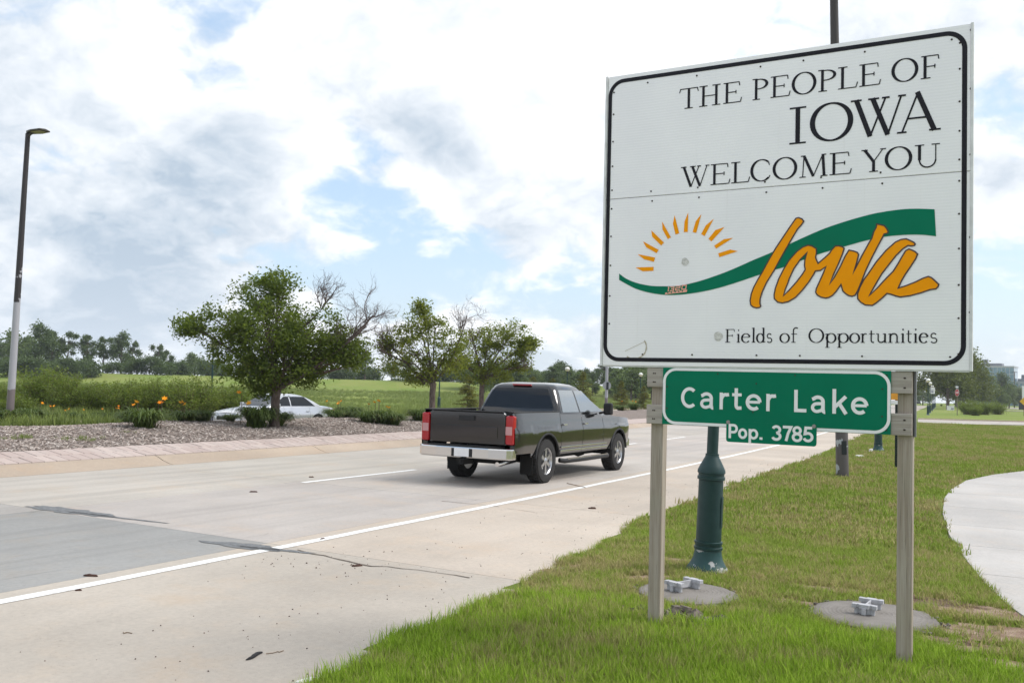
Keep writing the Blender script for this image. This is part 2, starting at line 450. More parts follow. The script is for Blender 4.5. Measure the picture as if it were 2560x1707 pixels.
M_CRACK = plain('crack_dirt', (.13, .105, .085), .95, var=.3, scale=20, world=True)
def crack(pts, w_, seed):
    r = random.Random(seed); q = [G(a, b, ROADZ) for a, b in pts]; out = []
    for a, b in zip(q, q[1:]):
        n = max(2, int((b-a).length/.12))
        for k in range(n): t = k/n; c_ = a+(b-a)*t; out.append((c_.x+r.gauss(0, .018), c_.y+r.gauss(0, .018)))
    g = MB(); vs = []
    for i, (x, y) in enumerate(out):
        ww = w_*r.uniform(.3, 1.2); vs += [(x, y-ww, ROADZ+base(y)+.0042), (x, y+ww, ROADZ+base(y)+.0042)]
    g.add(vs, [(2*i, 2*i+2, 2*i+3, 2*i+1) for i in range(len(out)-1)]); g.build('crack', M_CRACK, road, fix=False)
crack([(60, 1178), (130, 1168), (190, 1166)], .012, 1); crack([(1010, 1150), (1055, 1154), (1115, 1160), (1170, 1164)], .012, 2); crack([(1055, 1154), (1105, 1145), (1180, 1132)], .008, 3)
crack([(1165, 1168), (1230, 1176), (1300, 1172), (1365, 1168)], .007, 4); crack([(690, 1262), (760, 1280), (850, 1300), (960, 1308), (1100, 1330)], .014, 5); crack([(560, 1236), (640, 1222), (740, 1206), (900, 1178)], .005, 6); crack([(1395, 1090), (1440, 1080), (1500, 1076)], .012, 7)
# -------- kerb, pavers and planted bed of the median
M_KERB = m_concrete('kerb_concrete', (.42, .340, .268), tint_obj=False, streak=.2)
median = empty('median', (0, 0, 0)); tag(median, kind='structure')
kj = [-11.5, -6.2, -1.3, 3.6, 8.0, 12.55, 17.3, 22.1, 26.8, 31.5, 36.2, 41, 55, 75, 100, 150, 250]
for i, (a, b) in enumerate(zip(kj, kj[1:])):
    g = MB(); n = max(3, int((b-a)/1.2)); rows = []
    for k in range(n+1):
        y = a+.012+(b-a-.024)*k/n if b < 60 else a+(b-a)*k/n
        pr = [(TOE+.005, -.20), (TOE, -.056), (TOE-.10, -.045), (TOE-.30, .01), (TOE-.44, .065), (TOE-.52, .088), (TOE-.565, .088), (TOE-.566, -.2)]
        rows.append([(x+cx(y), y, z+base(y)) for x, z in pr])
    g.grid(rows); m0 = len(rows[0]); g.f.append(tuple(range(m0-1, -1, -1))); k = len(g.v); g.f.append(tuple(range(k-m0, k)))
    g.build('kerb', M_KERB, median, smooth=True)
def m_paver(n):
    v = wpos(n); oi = n.node('ShaderNodeObjectInfo')
    a = n.noise(v, 3, 5); f = n.noise(v, 160, 3, .7)
    c = n.mix(oi.outputs['Random'], (.40, .315, .285), (.49, .405, .365))
    c = n.mix(n.math('MULTIPLY', n.step(a, .4, .7), .4), c, (.43, .38, .35))
    c = n.mix(n.math('MULTIPLY', n.step(f, .52, .75), .4), c, (.26, .2, .18))
    return P(n, c, .85, 0, f, .3, .003)
M_PAVER = mat('concrete_paver', m_paver)
M_SAND = plain('joint_sand', (.12, .10, .085), .95, var=.3, scale=40, world=True)
PV = [(-15.165, -15.565), (-15.575, -15.99)]
pav_mesh = {}
def slopez(xp): return medz(xp)
g = MB(); rows = []
for k in range(150):
    y = -6+k*1.0; rows.append([(x+cx(y), y, medz(x)+base(y)-.03) for x in (-15.10, -15.57, -16.02)])
g.grid(rows); g.build('joint_bed', M_SAND, median, fix=False)
PW = .243
count = 0
for r_, (xa, xb) in enumerate(PV):
    y = 6.2+(.12 if r_ else 0)
    while y < 41:
        far_ = False
        me = pav_mesh.get(r_)
        if me is None:
            wx, wy, hz_ = abs(xb-xa), PW-.015, .05
            q = MB(); c_ = .009
            q.add([(-wx/2, -wy/2, -hz_), (wx/2, -wy/2, -hz_), (wx/2, wy/2, -hz_), (-wx/2, wy/2, -hz_),
                   (-wx/2, -wy/2, -c_), (wx/2, -wy/2, -c_), (wx/2, wy/2, -c_), (-wx/2, wy/2, -c_),
                   (-wx/2+c_, -wy/2+c_, 0), (wx/2-c_, -wy/2+c_, 0), (wx/2-c_, wy/2-c_, 0), (-wx/2+c_, wy/2-c_, 0)],
                  [(0, 3, 2, 1), (0, 1, 5, 4), (1, 2, 6, 5), (2, 3, 7, 6), (3, 0, 4, 7), (4, 5, 9, 8), (5, 6, 10, 9), (6, 7, 11, 10), (7, 4, 8, 11), (8, 9, 10, 11)])
            me = pav_mesh[r_] = q.mesh('paver', M_PAVER)
        xm = (xa+xb)/2; o = link('paver', me, median)
        o.location = (xm+cx(y), y, medz(xm)+base(y)+random.uniform(-.003, .006))
        sl_ = math.atan((medz(xb)-medz(xa))/(xb-xa))
        o.rotation_euler = (-SL+random.uniform(-.01, .01), -sl_+random.uniform(-.012, .012), math.atan(-(cx(y+.1)-cx(y))/.1)+random.uniform(-.012, .012))
        y += PW; count += 1
for (ya, yb) in ((-6, 6.05), (41.1, 140)):     # bands of the same paving too far off, or off to the side
    n = int((yb-ya)); MBg = MB(); MBg.grid([[(x+cx(ya+k*(yb-ya)/n), ya+k*(yb-ya)/n, medz(x)+base(ya+k*(yb-ya)/n)) for x in (-15.14, -15.99)] for k in range(n+1)])
    MBg.build('paver_band', M_PAVER, median, fix=False)
def m_mulch(n):
    v = wpos(n); a = n.noise(v, 28, 5, .7); b_ = n.noise(v, 1.2, 4); f = n.noise(v, 90, 3)
    c = n.mix(n.step(a, .3, .7), (.13, .10, .085), (.36, .30, .26))
    c = n.mix(n.math('MULTIPLY', n.step(b_, .45, .7), .35), c, (.20, .15, .13))
    return P(n, c, .95, 0, n.math('ADD', a, f), 1.0, .03)
M_MULCH = mat('mulch_bed', m_mulch)
g = MB(); mx = [-16.0, -16.3, -16.8, -17.2, -17.7, -18.2, -18.6, -19.0, -19.4, -19.8, -20.2, -20.6, -21.0, -21.5, -22.0, -22.4, -23.0, -23.6]
g.grid([[(x+cx(y), y, medz(x)+base(y)-.012+.03*math.sin(y*.9+x)*sm(-x, 16.4, 17.5)+rng.normal()*.008) for x in mx] for y in spaced(-6, 150, [(45, .35), (150, 3)])])
g.build('mulch_bed', M_MULCH, median, smooth=True, fix=False)
# wood chips
def m_chip(n):
    oi = n.node('ShaderNodeObjectInfo'); a = n.noise(opos(n), 60, 3)
    r = n.node('ShaderNodeValToRGB'); n.put(r.inputs[0], oi.outputs['Random']); cr = r.color_ramp
    cr.elements[0].color = (.20, .145, .12, 1); cr.elements[1].color = (.62, .56, .51, 1)
    e = cr.elements.new(.3); e.color = (.34, .275, .24, 1); e = cr.elements.new(.7); e.color = (.46, .39, .345, 1)
    return P(n, n.mix(n.math('MULTIPLY', a, .5), r.outputs[0], (.33, .28, .25)), .9)
M_CHIP = mat('wood_chip', m_chip)
chips = []
for k in range(6):
    L_, W_, H_ = random.uniform(.05, .10), random.uniform(.012, .03), random.uniform(.006, .012)
    q = MB(); q.box((0, 0, 0), (L_, W_, H_)); q.v = [(x, y+random.uniform(-.3, .3)*W_, z+random.uniform(-.5, .5)*H_) for x, y, z in q.v]
    chips.append(q.mesh('chip', M_CHIP))
pts = []; sc = []; ro = []
while len(pts) < 34000:
    y = 6+38*random.random()**1.5; x = -16.02-4.9*random.random()
    pts.append((x+cx(y), y, medz(x)+base(y)+.03*math.sin(y*.9+x)*sm(-x, 16.4, 17.5)-.004+random.uniform(0, .016)))
    sc.append(random.uniform(.5, 1.25)); ro.append((random.uniform(-.5, .5), random.uniform(-.5, .5), random.uniform(0, 6.28)))
scatter('wood_chip_mulch', pts, sc, ro, chips, 'pale grey brown wood chip mulch spread over the median bed', 'mulch')

# -------- the far carriageway beyond the median
M_FAR = m_concrete('far_road_concrete', (.45, .41, .37), tint_obj=False)
fr = strip(-31.8, -24.0, -12, 300, -.27, nsub=120).build('far_road', M_FAR); tag(fr, kind='structure')
fk = strip(-32.1, -31.83, -12, 300, -.14, nsub=120).build('far_kerb', M_KERB); tag(fk, kind='structure')
fk = strip(-23.97, -23.62, -12, 300, -.12, nsub=120).build('median_kerb', M_KERB); tag(fk, kind='structure')

# -------- concrete walk on the right and the side street
M_WALK = m_concrete('walk_concrete', (.475, .452, .430), tint_obj=True, streak=.25)
wl = [G(*q) for q in ((2352, 1083), (2280, 1092), (2220, 1105), (2185, 1126), (2170, 1145), (2165, 1180), (2180, 1230), (2200, 1262), (2220, 1290), (2260, 1340), (2310, 1390), (2352, 1420))]
wpoly = [(q.x, q.y) for q in wl] + [(.35, 7.2), (1.2, 6.0), (6, 5.2), (7, 26.5), (1.8, 26.8)]
walk = empty('sidewalk', (0, 0, 0)); tag(walk, kind='structure')
def clip(poly, f):                             # keep the side of a half plane where f >= 0
    out = []
    for i in range(len(poly)):
        a, b = poly[i], poly[(i+1) % len(poly)]; fa, fb = f(a), f(b)
        if fa >= 0: out.append(a)
        if fa*fb < 0:
            t = fa/(fa-fb); out.append((a[0]+(b[0]-a[0])*t, a[1]+(b[1]-a[1])*t))
    return out
cuts = [4.0, 9.9, 11.75, 13.6, 15.9, 18.2, 20.6, 23.0, 30]
for a, b in zip(cuts, cuts[1:]):
    q = clip(clip(wpoly, lambda t: t[1]-.06*t[0]-a-.006), lambda t: b-.006-t[1]+.06*t[0])
    if len(q) < 3: continue
    s_ = MB().prism(q, lambda x, y: (x, y, base(y)-.06), lambda x, y: (x, y, base(y)+.022)).build('slab', M_WALK, walk)
    v = random.uniform(.96, 1.04); s_.color = (v, v, v, 1)
a0, a1, b0, b1 = G(2120, 973), G(2352, 977), G(2120, 964), G(2352, 970)
def ext(a, b, t): return (a.x+(b.x-a.x)*t, a.y+(b.y-a.y)*t)
sp = [ext(a0, a1, -.05), ext(a0, a1, 1), ext(a0, a1, 6), ext(b0, b1, 6), ext(b0, b1, 1), ext(b0, b1, -.05)]
st_ = sheet(sp, lambda x, y: base(y)+.03, 'side_street', M_FAR); tag(st_, kind='structure')
M_KERB2 = M_KERB
kk = MB()
for t in range(14):
    u0, u1 = ext(b0, b1, -.05+t*.45), ext(b0, b1, -.05+(t+1)*.45)
    kk.add([(u0[0], u0[1], base(u0[1])-.1), (u0[0], u0[1], base(u0[1])+.13), (u0[0], u0[1]+.4, base(u0[1])+.13), (u1[0], u1[1], base(u1[1])-.1), (u1[0], u1[1], base(u1[1])+.13), (u1[0], u1[1]+.4, base(u1[1])+.13)], [(0, 3, 4, 1), (1, 4, 5, 2)])
tag(kk.build('side_kerb', M_KERB, fix=False), kind='structure')
for k, (pa, pb, pc, pd) in enumerate((((2264, 936), (2352, 940.5), (2352, 937), (2264, 933.5)), ((2275, 943), (2352, 945), (2352, 944), (2275, 942)))):
    qs = [G(*q) for q in (pa, pb, pc, pd)]; qs[1] = qs[1]+(qs[1]-qs[0])*1.2; qs[2] = qs[2]+(qs[2]-qs[3])*1.2
    tag(sheet([(q.x, q.y) for q in qs], lambda x, y: base(y)+.05+.03*k, 'parking_drive', M_FAR), kind='structure')

# -------- bare soil between the grass
def m_soil(n):
    v = wpos(n); a = n.noise(v, 7, 6, .65); f = n.noise(v, 60, 4, .7)
    c = n.mix(n.step(a, .35, .68), (.20, .125, .080), (.36, .265, .195))
    c = n.mix(n.math('MULTIPLY', n.step(f, .5, .7), .5), c, (.13, .085, .055))
    return P(n, c, .95, 0, n.math('ADD', a, f), .8, .015)
M_SOIL = mat('bare_soil', m_soil)
DIRT = []
for k, (px, py, rx, ry, rot) in enumerate(((2210, 1400, .55, .26, -.3), (2290, 1460, .42, .30, .2), (2150, 1385, .36, .14, 0), (2320, 1535, .34, .18, .1), (2230, 1490, .25, .14, .3), (1590, 1425, .32, .14, .2), (1850, 1390, .35, .09, 0), (1900, 1355, .4, .10, .2), (2190, 1475, .2, .1, 0), (1480, 1330, .30, .12, .9), (1330, 1290, .45, .07, 1.1), (1440, 1245, .40, .08, 1.1), (1560, 1190, .5, .08, 1.2), (1240, 1340, .35, .06, 1.0), (1080, 1415, .3, .06, .9), (1570, 1290, .3, .12, .3))):
    q = G(px, py); DIRT.append((q.x, q.y, rx, ry, rot))
    sheet(blob(q.x, q.y, rx, ry, 0, 36, rot, .22, 20+k), lambda a, b: hgt(a-cx(b), b)+.012, 'bare_soil', M_SOIL)['kind'] = 'structure'
# ------------------------------------------------------------------ lettering drawn with strokes
def arc(cx_, cy_, rx, ry, a0, a1, n=20): return [(cx_+rx*math.cos(rad(a0+(a1-a0)*k/n)), cy_+ry*math.sin(rad(a0+(a1-a0)*k/n))) for k in range(n+1)]
T_, t_ = .122, .046
BOLD = 1.0
def serif(x, y, h=.15): return ('L', [(x-h, y), (x+h, y)], t_)
def E_(m=.70): return [('L', [(.22, 0), (.22, 1)], T_), ('L', [(.03, .979), (.86, .979)], t_), ('L', [(.22, .52), (m, .52)], t_), ('L', [(.03, .021), (.94, .021)], t_), ('L', [(.86, .985), (.89, .80)], t_), ('L', [(m, .60), (m, .43)], t_), ('L', [(.94, .015), (1, .23)], t_)]
SERIF = {
 'T': [('L', [(.5, 0), (.5, 1)], T_), ('L', [(.02, .979), (.98, .979)], t_), ('L', [(.06, .99), (0, .80)], t_), ('L', [(.94, .99), (1, .80)], t_), serif(.5, .018, .22)],
 'H': [('L', [(.2, 0), (.2, 1)], T_), ('L', [(.8, 0), (.8, 1)], T_), ('L', [(.2, .5), (.8, .5)], t_), serif(.2, .018, .19), serif(.8, .018, .19), serif(.2, .982, .19), serif(.8, .982, .19)],
 'E': E_(), 'F': [q for q in E_() if not (len(q[1]) == 2 and (q[1][0] == (.03, .021) or q[1][0] == (.94, .015)))] + [serif(.25, .018, .24)],
 'P': [('L', [(.24, 0), (.24, 1)], T_), serif(.26, .018, .24), serif(.14, .982, .14), ('V', arc(.42, .735, .50, .225, 90, -90), 0), ('L', [(.2, .96), (.45, .96)], t_), ('L', [(.24, .51), (.45, .51)], t_)],
 'O': [('V', arc(.5, .5, .455, .50, 0, 360, 40), 0)],
 'L': [('L', [(.24, 0), (.24, 1)], T_), ('L', [(.02, .021), (.92, .021)], t_), ('L', [(.92, .015), (1, .25)], t_), serif(.25, .982, .24)],
 'I': [('L', [(.5, 0), (.5, 1)], T_), serif(.5, .018, .46), serif(.5, .982, .46)],
 'W': [('L', [(.10, 1), (.36, 0)], T_), ('L', [(.36, 0), (.64, 1)], t_), ('L', [(.40, 1), (.68, 0)], T_), ('L', [(.68, 0), (.92, 1)], t_), serif(.10, .982, .10), serif(.42, .982, .10), serif(.64, .982, .07), serif(.93, .982, .07)],
 'A': [('L', [(.12, 0), (.49, 1.03)], t_), ('L', [(.47, 1.03), (.86, 0)], T_), ('L', [(.25, .36), (.73, .36)], t_), serif(.12, .018, .11), serif(.87, .018, .13)],
 'C': [('V', arc(.54, .5, .50, .50, 50, 315, 34), 0), ('L', [(.88, .90), (.94, .72)], t_), ('L', [(.90, .12), (.97, .24)], t_)],
 'M': [('L', [(.13, 0), (.17, 1)], t_), ('L', [(.17, 1), (.50, .02)], T_), ('L', [(.50, .02), (.82, 1)], t_), ('L', [(.82, 1), (.87, 0)], T_), serif(.13, .018, .11), serif(.87, .018, .12), serif(.14, .982, .08), serif(.86, .982, .08)],
 'Y': [('L', [(.13, 1), (.5, .45)], T_), ('L', [(.88, 1), (.5, .45)], t_), ('L', [(.5, .47), (.5, 0)], T_), serif(.5, .018, .18), serif(.13, .982, .13), serif(.88, .982, .12)],
 'U': [('L', [(.2, 1), (.2, .33)], T_), ('L', arc(.51, .33, .31, .32, 180, 360, 16), .062), ('L', [(.82, .33), (.82, 1)], t_), serif(.2, .982, .18), serif(.82, .982, .16)],
 'i': [('L', [(.5, 0), (.5, .64)], T_), serif(.5, .016, .42), ('L', [(.1, .585), (.5, .63)], t_), ('L', [(.38, .91), (.66, .91)], .12)],
 'l': [('L', [(.5, 0), (.5, 1.10)], T_), serif(.5, .016, .42), ('L', [(.1, 1.05), (.5, 1.09)], t_)],
 'e': [('V', arc(.52, .325, .43, .33, 15, 320, 30), 0), ('L', [(.12, .385), (.92, .395)], t_)],
 'o': [('V', arc(.5, .325, .43, .335, 0, 360, 30), 0)],
 'd': [('V', arc(.42, .325, .38, .33, 0, 360, 30), 0), ('L', [(.78, 0), (.78, 1.10)], T_), ('L', [(.6, 1.05), (.78, 1.09)], t_), ('L', [(.78, .02), (1, .05)], t_)],
 's': [('L', arc(.48, .485, .34, .165, 30, 260, 14)+arc(.50, .165, .38, .165, 80, -150, 14), .072)],
 'f': [('L', [(.32, 0), (.32, .88)]+arc(.62, .88, .30, .20, 180, 50, 8), .085), ('L', [(.05, .62), (.75, .62)], t_), serif(.34, .016, .26)],
 'p': [('L', [(.2, -.36), (.2, .64)], T_), serif(.22, -.345, .2), ('V', arc(.55, .325, .40, .33, 0, 360, 30), 0), ('L', [(.0, .585), (.2, .63)], t_)],
 'r': [('L', [(.3, 0), (.3, .64)], T_), serif(.32, .016, .28), ('L', [(.0, .585), (.3, .63)], t_), ('L', arc(.66, .36, .34, .27, 165, 60, 8), .07)],
 't': [('L', [(.38, .86), (.38, .18)]+arc(.66, .18, .28, .16, 180, 300, 8), .085), ('L', [(.05, .62), (.9, .62)], t_)],
 'u': [('L', [(.2, .64), (.2, .22)]+arc(.45, .22, .25, .20, 180, 300, 8)+[(.78, .16)], .085), ('L', [(.78, .64), (.78, 0)], T_), ('L', [(.02, .62), (.2, .62)], t_), ('L', [(.6, .62), (.78, .62)], t_), ('L', [(.78, .018), (.98, .018)], t_)],
 'n': [('L', [(.2, 0), (.2, .64)], T_), serif(.2, .016, .19), ('L', [(.02, .585), (.2, .63)], t_), ('L', [(.22, .46)]+arc(.5, .40, .28, .23, 150, 0, 10)+[(.78, 0)], .092), serif(.80, .016, .19)],
}
B = .155
SANS = {
 'C': [('L', arc(.54, .5, .44, .415, 48, 312, 26), B)],
 'a': [('L', [(.12, .60)]+arc(.48, .50, .32, .20, 140, 0, 12)+[(.80, .20)]+arc(.92, .18, .12, .13, 190, 280, 6), B), ('L', [(.80, .42), (.52, .415)]+arc(.42, .24, .27, .17, 85, 300, 14)+[(.70, .12), (.80, .22)], B*.9)],
 'r': [('L', [(.18, 0), (.18, .78)], B), ('L', [(.20, .50)]+arc(.62, .42, .42, .27, 150, 75, 8)+[(.98, .70)], B)],
 't': [('L', [(.42, 1.0), (.42, .22)]+arc(.64, .22, .22, .135, 180, 290, 8)+[(.98, .10)], B), ('L', [(0, .70), (.98, .70)], B*.9)],
 'e': [('L', [(.16, .385), (.93, .385)], B*.8), ('L', arc(.52, .375, .40, .30, 2, 312, 26), B)],
 'L': [('L', [(.14, 1), (.14, .085), (1, .085)], B)],
 'k': [('L', [(.14, 0), (.14, 1.08)], B), ('L', [(.88, .76), (.20, .30)], B), ('L', [(.45, .46), (.90, 0)], B)],
 'P': [('L', [(.14, 0), (.14, .925), (.52, .925)]+arc(.56, .68, .33, .245, 90, -90, 12)+[(.2, .435)], B*.95)],
 'o': [('L', arc(.5, .36, .40, .285, 0, 360, 28), B*.95)],
 'p': [('L', [(.14, -.26), (.14, .72)], B*.95), ('L', arc(.52, .36, .36, .285, 0, 360, 28), B*.92)],
 '.': [('L', [(.5, 0), (.5, .17)], .17)],
 '3': [('L', arc(.46, .72, .36, .21, 160, -70, 16)+arc(.46, .285, .40, .215, 70, -160, 16), B*.95)],
 '7': [('L', [(.02, .92), (.94, .92), (.62, .5), (.40, 0)], B*.95)],
 '8': [('L', arc(.5, .725, .32, .205, 0, 360, 24), B*.92), ('L', arc(.5, .28, .38, .225, 0, 360, 24), B*.95)],
 '5': [('L', [(.88, .925), (.24, .925), (.16, .53)]+arc(.46, .33, .42, .25, 125, -160, 18), B*.95)],
 '1': [('L', [(.2, .88), (.6, .88), (.6, 0)], .2)],
 '2': [('L', [(.05, .88), (.85, .88), (.85, .5), (.15, .5), (.15, .1), (.95, .1)], .2)],
 '0': [('L', [(.15, .1), (.85, .1), (.85, .9), (.15, .9), (.15, .1)], .2)],
 '³': [('L', [(.05, .88), (.85, .88), (.85, .1), (.05, .1)], .2), ('L', [(.3, .5), (.85, .5)], .2)],
 'S': [('L', arc(.5, .72, .36, .20, 30, 260, 14)+arc(.5, .28, .38, .20, 80, -150, 14), B)], 'T': [('L', [(.5, 0), (.5, 1)], B), ('L', [(.02, .92), (.98, .92)], B)],
 'O': [('L', arc(.5, .5, .40, .42, 0, 360, 28), B)],
}
def ribbon(g, pts, wf, put, lift):
    """pts in metres on the face; wf(i, direction) gives the width; put maps (u, v, lift) to 3D"""
    closed = len(pts) > 3 and (Vector(pts[0])-Vector(pts[-1])).length < 1e-6
    n = len(pts); vs = []
    for i in range(n):
        a = Vector(pts[i-1] if i else (pts[-2] if closed else pts[0])); b = Vector(pts[i]); c = Vector(pts[i+1] if i < n-1 else (pts[1] if closed else pts[-1]))
        d1, d2 = (b-a), (c-b)
        d1 = d1.normalized() if d1.length > 1e-9 else d2.normalized(); d2 = d2.normalized() if d2.length > 1e-9 else d1
        d = (d1+d2); d = d.normalized() if d.length > 1e-6 else d1
        nm = Vector((-d.y, d.x)); k = 1/max(.45, nm.dot(Vector((-d1.y, d1.x))))
        w_ = wf(i, d)/2*k
        vs += [put(b.x+nm.x*w_, b.y+nm.y*w_, lift), put(b.x-nm.x*w_, b.y-nm.y*w_, lift)]
    g.add(vs, [(2*i, 2*i+2, 2*i+3, 2*i+1) for i in range(n-1)])
def letters(g, items, font, h, put, lift0, slant=0.0):
    """items: (character, u0, u1, baseline v)"""
    for ch, u0, u1, vb in items:
        for k, (kind, pts, wd) in enumerate(font[ch]):
            q = [(u0+(u1-u0)*x+slant*y*h, vb+y*h) for x, y in pts]
            if kind == 'V': wf = lambda i, d: (t_+(T_*1.12-t_)*abs(d.y)**1.4)*h
            else: wf = lambda i, d, wd=wd: wd*h*BOLD
            ribbon(g, q, wf, put, lift0+k*.00015)
# ------------------------------------------------------------------ the welcome sign
S2 = 2560/2352
def homog(src, dst):
    A = []; b = []
    for (x, y), (u, v) in zip(src, dst): A += [[x, y, 1, 0, 0, 0, -u*x, -u*y], [0, 0, 0, x, y, 1, -v*x, -v*y]]; b += [u, v]
    return np.append(np.linalg.solve(np.array(A, float), np.array(b, float)), 1).reshape(3, 3)
SW, SH = 2.4, 2.1
Hs = homog([(1395*S2, 180*S2), (2228*S2, 55*S2), (2243*S2, 851*S2), (1375*S2, 838*S2)], [(0, SH), (SW, SH), (SW, 0), (0, 0)])
def uv(x, y): q = Hs @ np.array([x, y, 1.0]); return q[0]/q[2], q[1]/q[2]
def z3(x, y): return uv(1480+x/2.4, 40+y/2.4)
def z4(x, y): return uv(1480+x/2.4, 480+y/2.4)
def z5(x, y): return uv(1560+x/2.94, 880+y/2.94)
def z6(x, y): return uv(1840+x/4.2, 500+y/4.2)
SGX, SGY = -2.723, 6.091
sign = empty('welcome_sign', (SGX, SGY, base(SGY)), .0102)
tag(sign, 'tall white welcome sign with green town board on two grey wooden posts', 'sign')
V0 = 1.773-base(SGY)
def put(u, v, lift): return (u, -lift, v+V0)
def m_signface(n):
    v = opos(n); x, y, z = n.sep(v)
    rib = n.math('SINE', n.math('MULTIPLY', z, 330.0))
    a = n.noise(v, 1.7, 4); b_ = n.noise(v, 9, 5, .65)
    drip = n.noise(n.mapping(v, (30, 1, .8)), 1, 4, .6)
    c = n.mix(n.step(a, .3, .7), (.85, .835, .845), (.90, .885, .885))
    c = n.mix(n.math('MULTIPLY', n.step(drip, .58, .78), .25), c, (.70, .67, .63))
    c = n.mix(n.math('MULTIPLY', n.step(b_, .62, .76), .25), c, (.72, .71, .69))
    c = n.mix(n.math('MULTIPLY', n.step(rib, .2, .9), .07), c, (.45, .45, .46))
    return P(n, c, .38, 0, rib, .12, .0012, coat=.1)
M_FACE = mat('sign_sheeting', m_signface)
M_TRIM = plain('white_channel', (.66, .66, .655), .5, var=.12, scale=9)
M_BLACK = plain('black_vinyl', (.014, .013, .018), .5, var=.2, spec=.2)
M_ORANGE = plain('orange_vinyl', (.92, .33, .0), .5, var=.04, spec=.12)
M_OUTL = plain('dark_brown_outline', (.055, .030, .028), .5)
M_GREEN = plain('green_sheeting', (.0, .165, .088), .45, var=.05, scale=3, spec=.12)
M_PINK = plain('salmon_sticker', (.86, .40, .30), .5)
M_WHITE = plain('white_sheeting', (.82, .81, .81), .4, var=.04)
M_POST = m_wood('weathered_post', (.295, .240, .190), (.430, .375, .320), 2)
M_POST2 = m_wood('weathered_board', (.30, .26, .225), (.44, .395, .355), 0)
M_ZINC = plain('zinc_bolt', (.30, .28, .27), .45, .7)
M_RUST = plain('rusty_screw', (.045, .032, .026), .7, .3)
SEAM = 1.2
TH = .05
up_ = MB().box((SW/2, TH/2, V0+(SEAM+.002+SH)/2), (SW-.03, TH, SH-SEAM-.002)).build('upper_panel', M_FACE, sign, bevel=.003)
lo_ = MB().box((SW/2, TH/2, V0+(SEAM-.002)/2), (SW-.03, TH, SEAM-.002)).build('lower_panel', M_FACE, sign, bevel=.003)
for s_, x in ((-1, .007), (1, SW-.007)):
    g = MB(); g.box((x, TH/2-.004, V0+SH/2), (.016, TH+.012, SH+.006)); g.build('edge_channel', M_TRIM, sign, bevel=.002)
g = MB(); g.box((SW/2, TH/2, V0-.004), (SW-.034, TH-.01, .007)); g.build('bottom_channel', M_TRIM, sign)
# black frame line with rounded corners, in two parts (one per panel)
def ring(u0, v0, u1, v1, r, wd, lift, g, keep=None):
    path = []
    for cx_, cy_, a in ((u1-r, v1-r, 0), (u0+r, v1-r, 90), (u0+r, v0+r, 180), (u1-r, v0+r, 270)):
        path += [(cx_+r*math.cos(rad(a+k*9)), cy_+r*math.sin(rad(a+k*9))) for k in range(11)]
    path.append(path[0])
    ribbon(g, path, lambda i, d: wd, put, lift)
g = MB(); ring(.034, .044, 2.352, 2.058, .105, .028, .0022, g); g.build('frame_line', M_BLACK, up_, fix=False)
def words(zf, spec, base_l, base_r, vb, h, font, parent, material, lift=.0022, gap=30):
    group = [[spec[0]]]
    for q in spec[1:]:
        if q[1]-group[-1][-1][2] > gap: group.append([])
        group[-1].append(q)
    if len(group) > 1:
        for q in group: words(zf, q, base_l, base_r, vb, h, font, parent, material, lift, 1e9)
        return
    g = MB(); its = []
    for ch, x0, x1 in spec:
        ya = base_l[1]+(base_r[1]-base_l[1])*(x0-base_l[0])/(base_r[0]-base_l[0]); yb = base_l[1]+(base_r[1]-base_l[1])*(x1-base_l[0])/(base_r[0]-base_l[0])
        its.append((ch, zf(x0, ya)[0], zf(x1, yb)[0], vb))
    letters(g, its, font, h, put, lift); return g.build('lettering', material, parent, fix=False)
words(z3, [('T', 523, 635), ('H', 640, 768), ('E', 781, 893), ('P', 957, 1050), ('E', 1062, 1182), ('O', 1193, 1335), ('P', 1348, 1455), ('L', 1465, 1583), ('E', 1590, 1720), ('O', 1787, 1942), ('F', 1958, 2080)], (580, 548), (1990, 385), 1.795, .143, SERIF, up_, M_BLACK)
words(z3, [('I', 1175, 1282), ('O', 1305, 1556), ('W', 1545, 1875), ('A', 1820, 2085)], (1230, 755), (2050, 680), 1.470, .242, SERIF, up_, M_BLACK)
words(z3, [('W', 530, 700), ('E', 705, 825), ('L', 830, 943), ('C', 950, 1068), ('O', 1082, 1225), ('M', 1238, 1412), ('E', 1418, 1552), ('Y', 1612, 1760), ('O', 1755, 1915), ('U', 1930, 2087)], (760, 1000), (2000, 905), 1.243, .143, SERIF, up_, M_BLACK)
words(z4, [('F', 797, 860), ('i', 866, 890), ('e', 894, 950), ('l', 957, 983), ('d', 988, 1042), ('s', 1048, 1085), ('o', 1128, 1190), ('f', 1195, 1248), ('O', 1305, 1398), ('p', 1405, 1472), ('p', 1478, 1548), ('o', 1553, 1617), ('r', 1620, 1666), ('t', 1670, 1712), ('u', 1714, 1786), ('n', 1788, 1860), ('i', 1864, 1894), ('t', 1898, 1938), ('i', 1942, 1972), ('e', 1976, 2034), ('s', 2044, 2092)], (830, 897), (2070, 898), .167, .089, SERIF, lo_, M_BLACK)
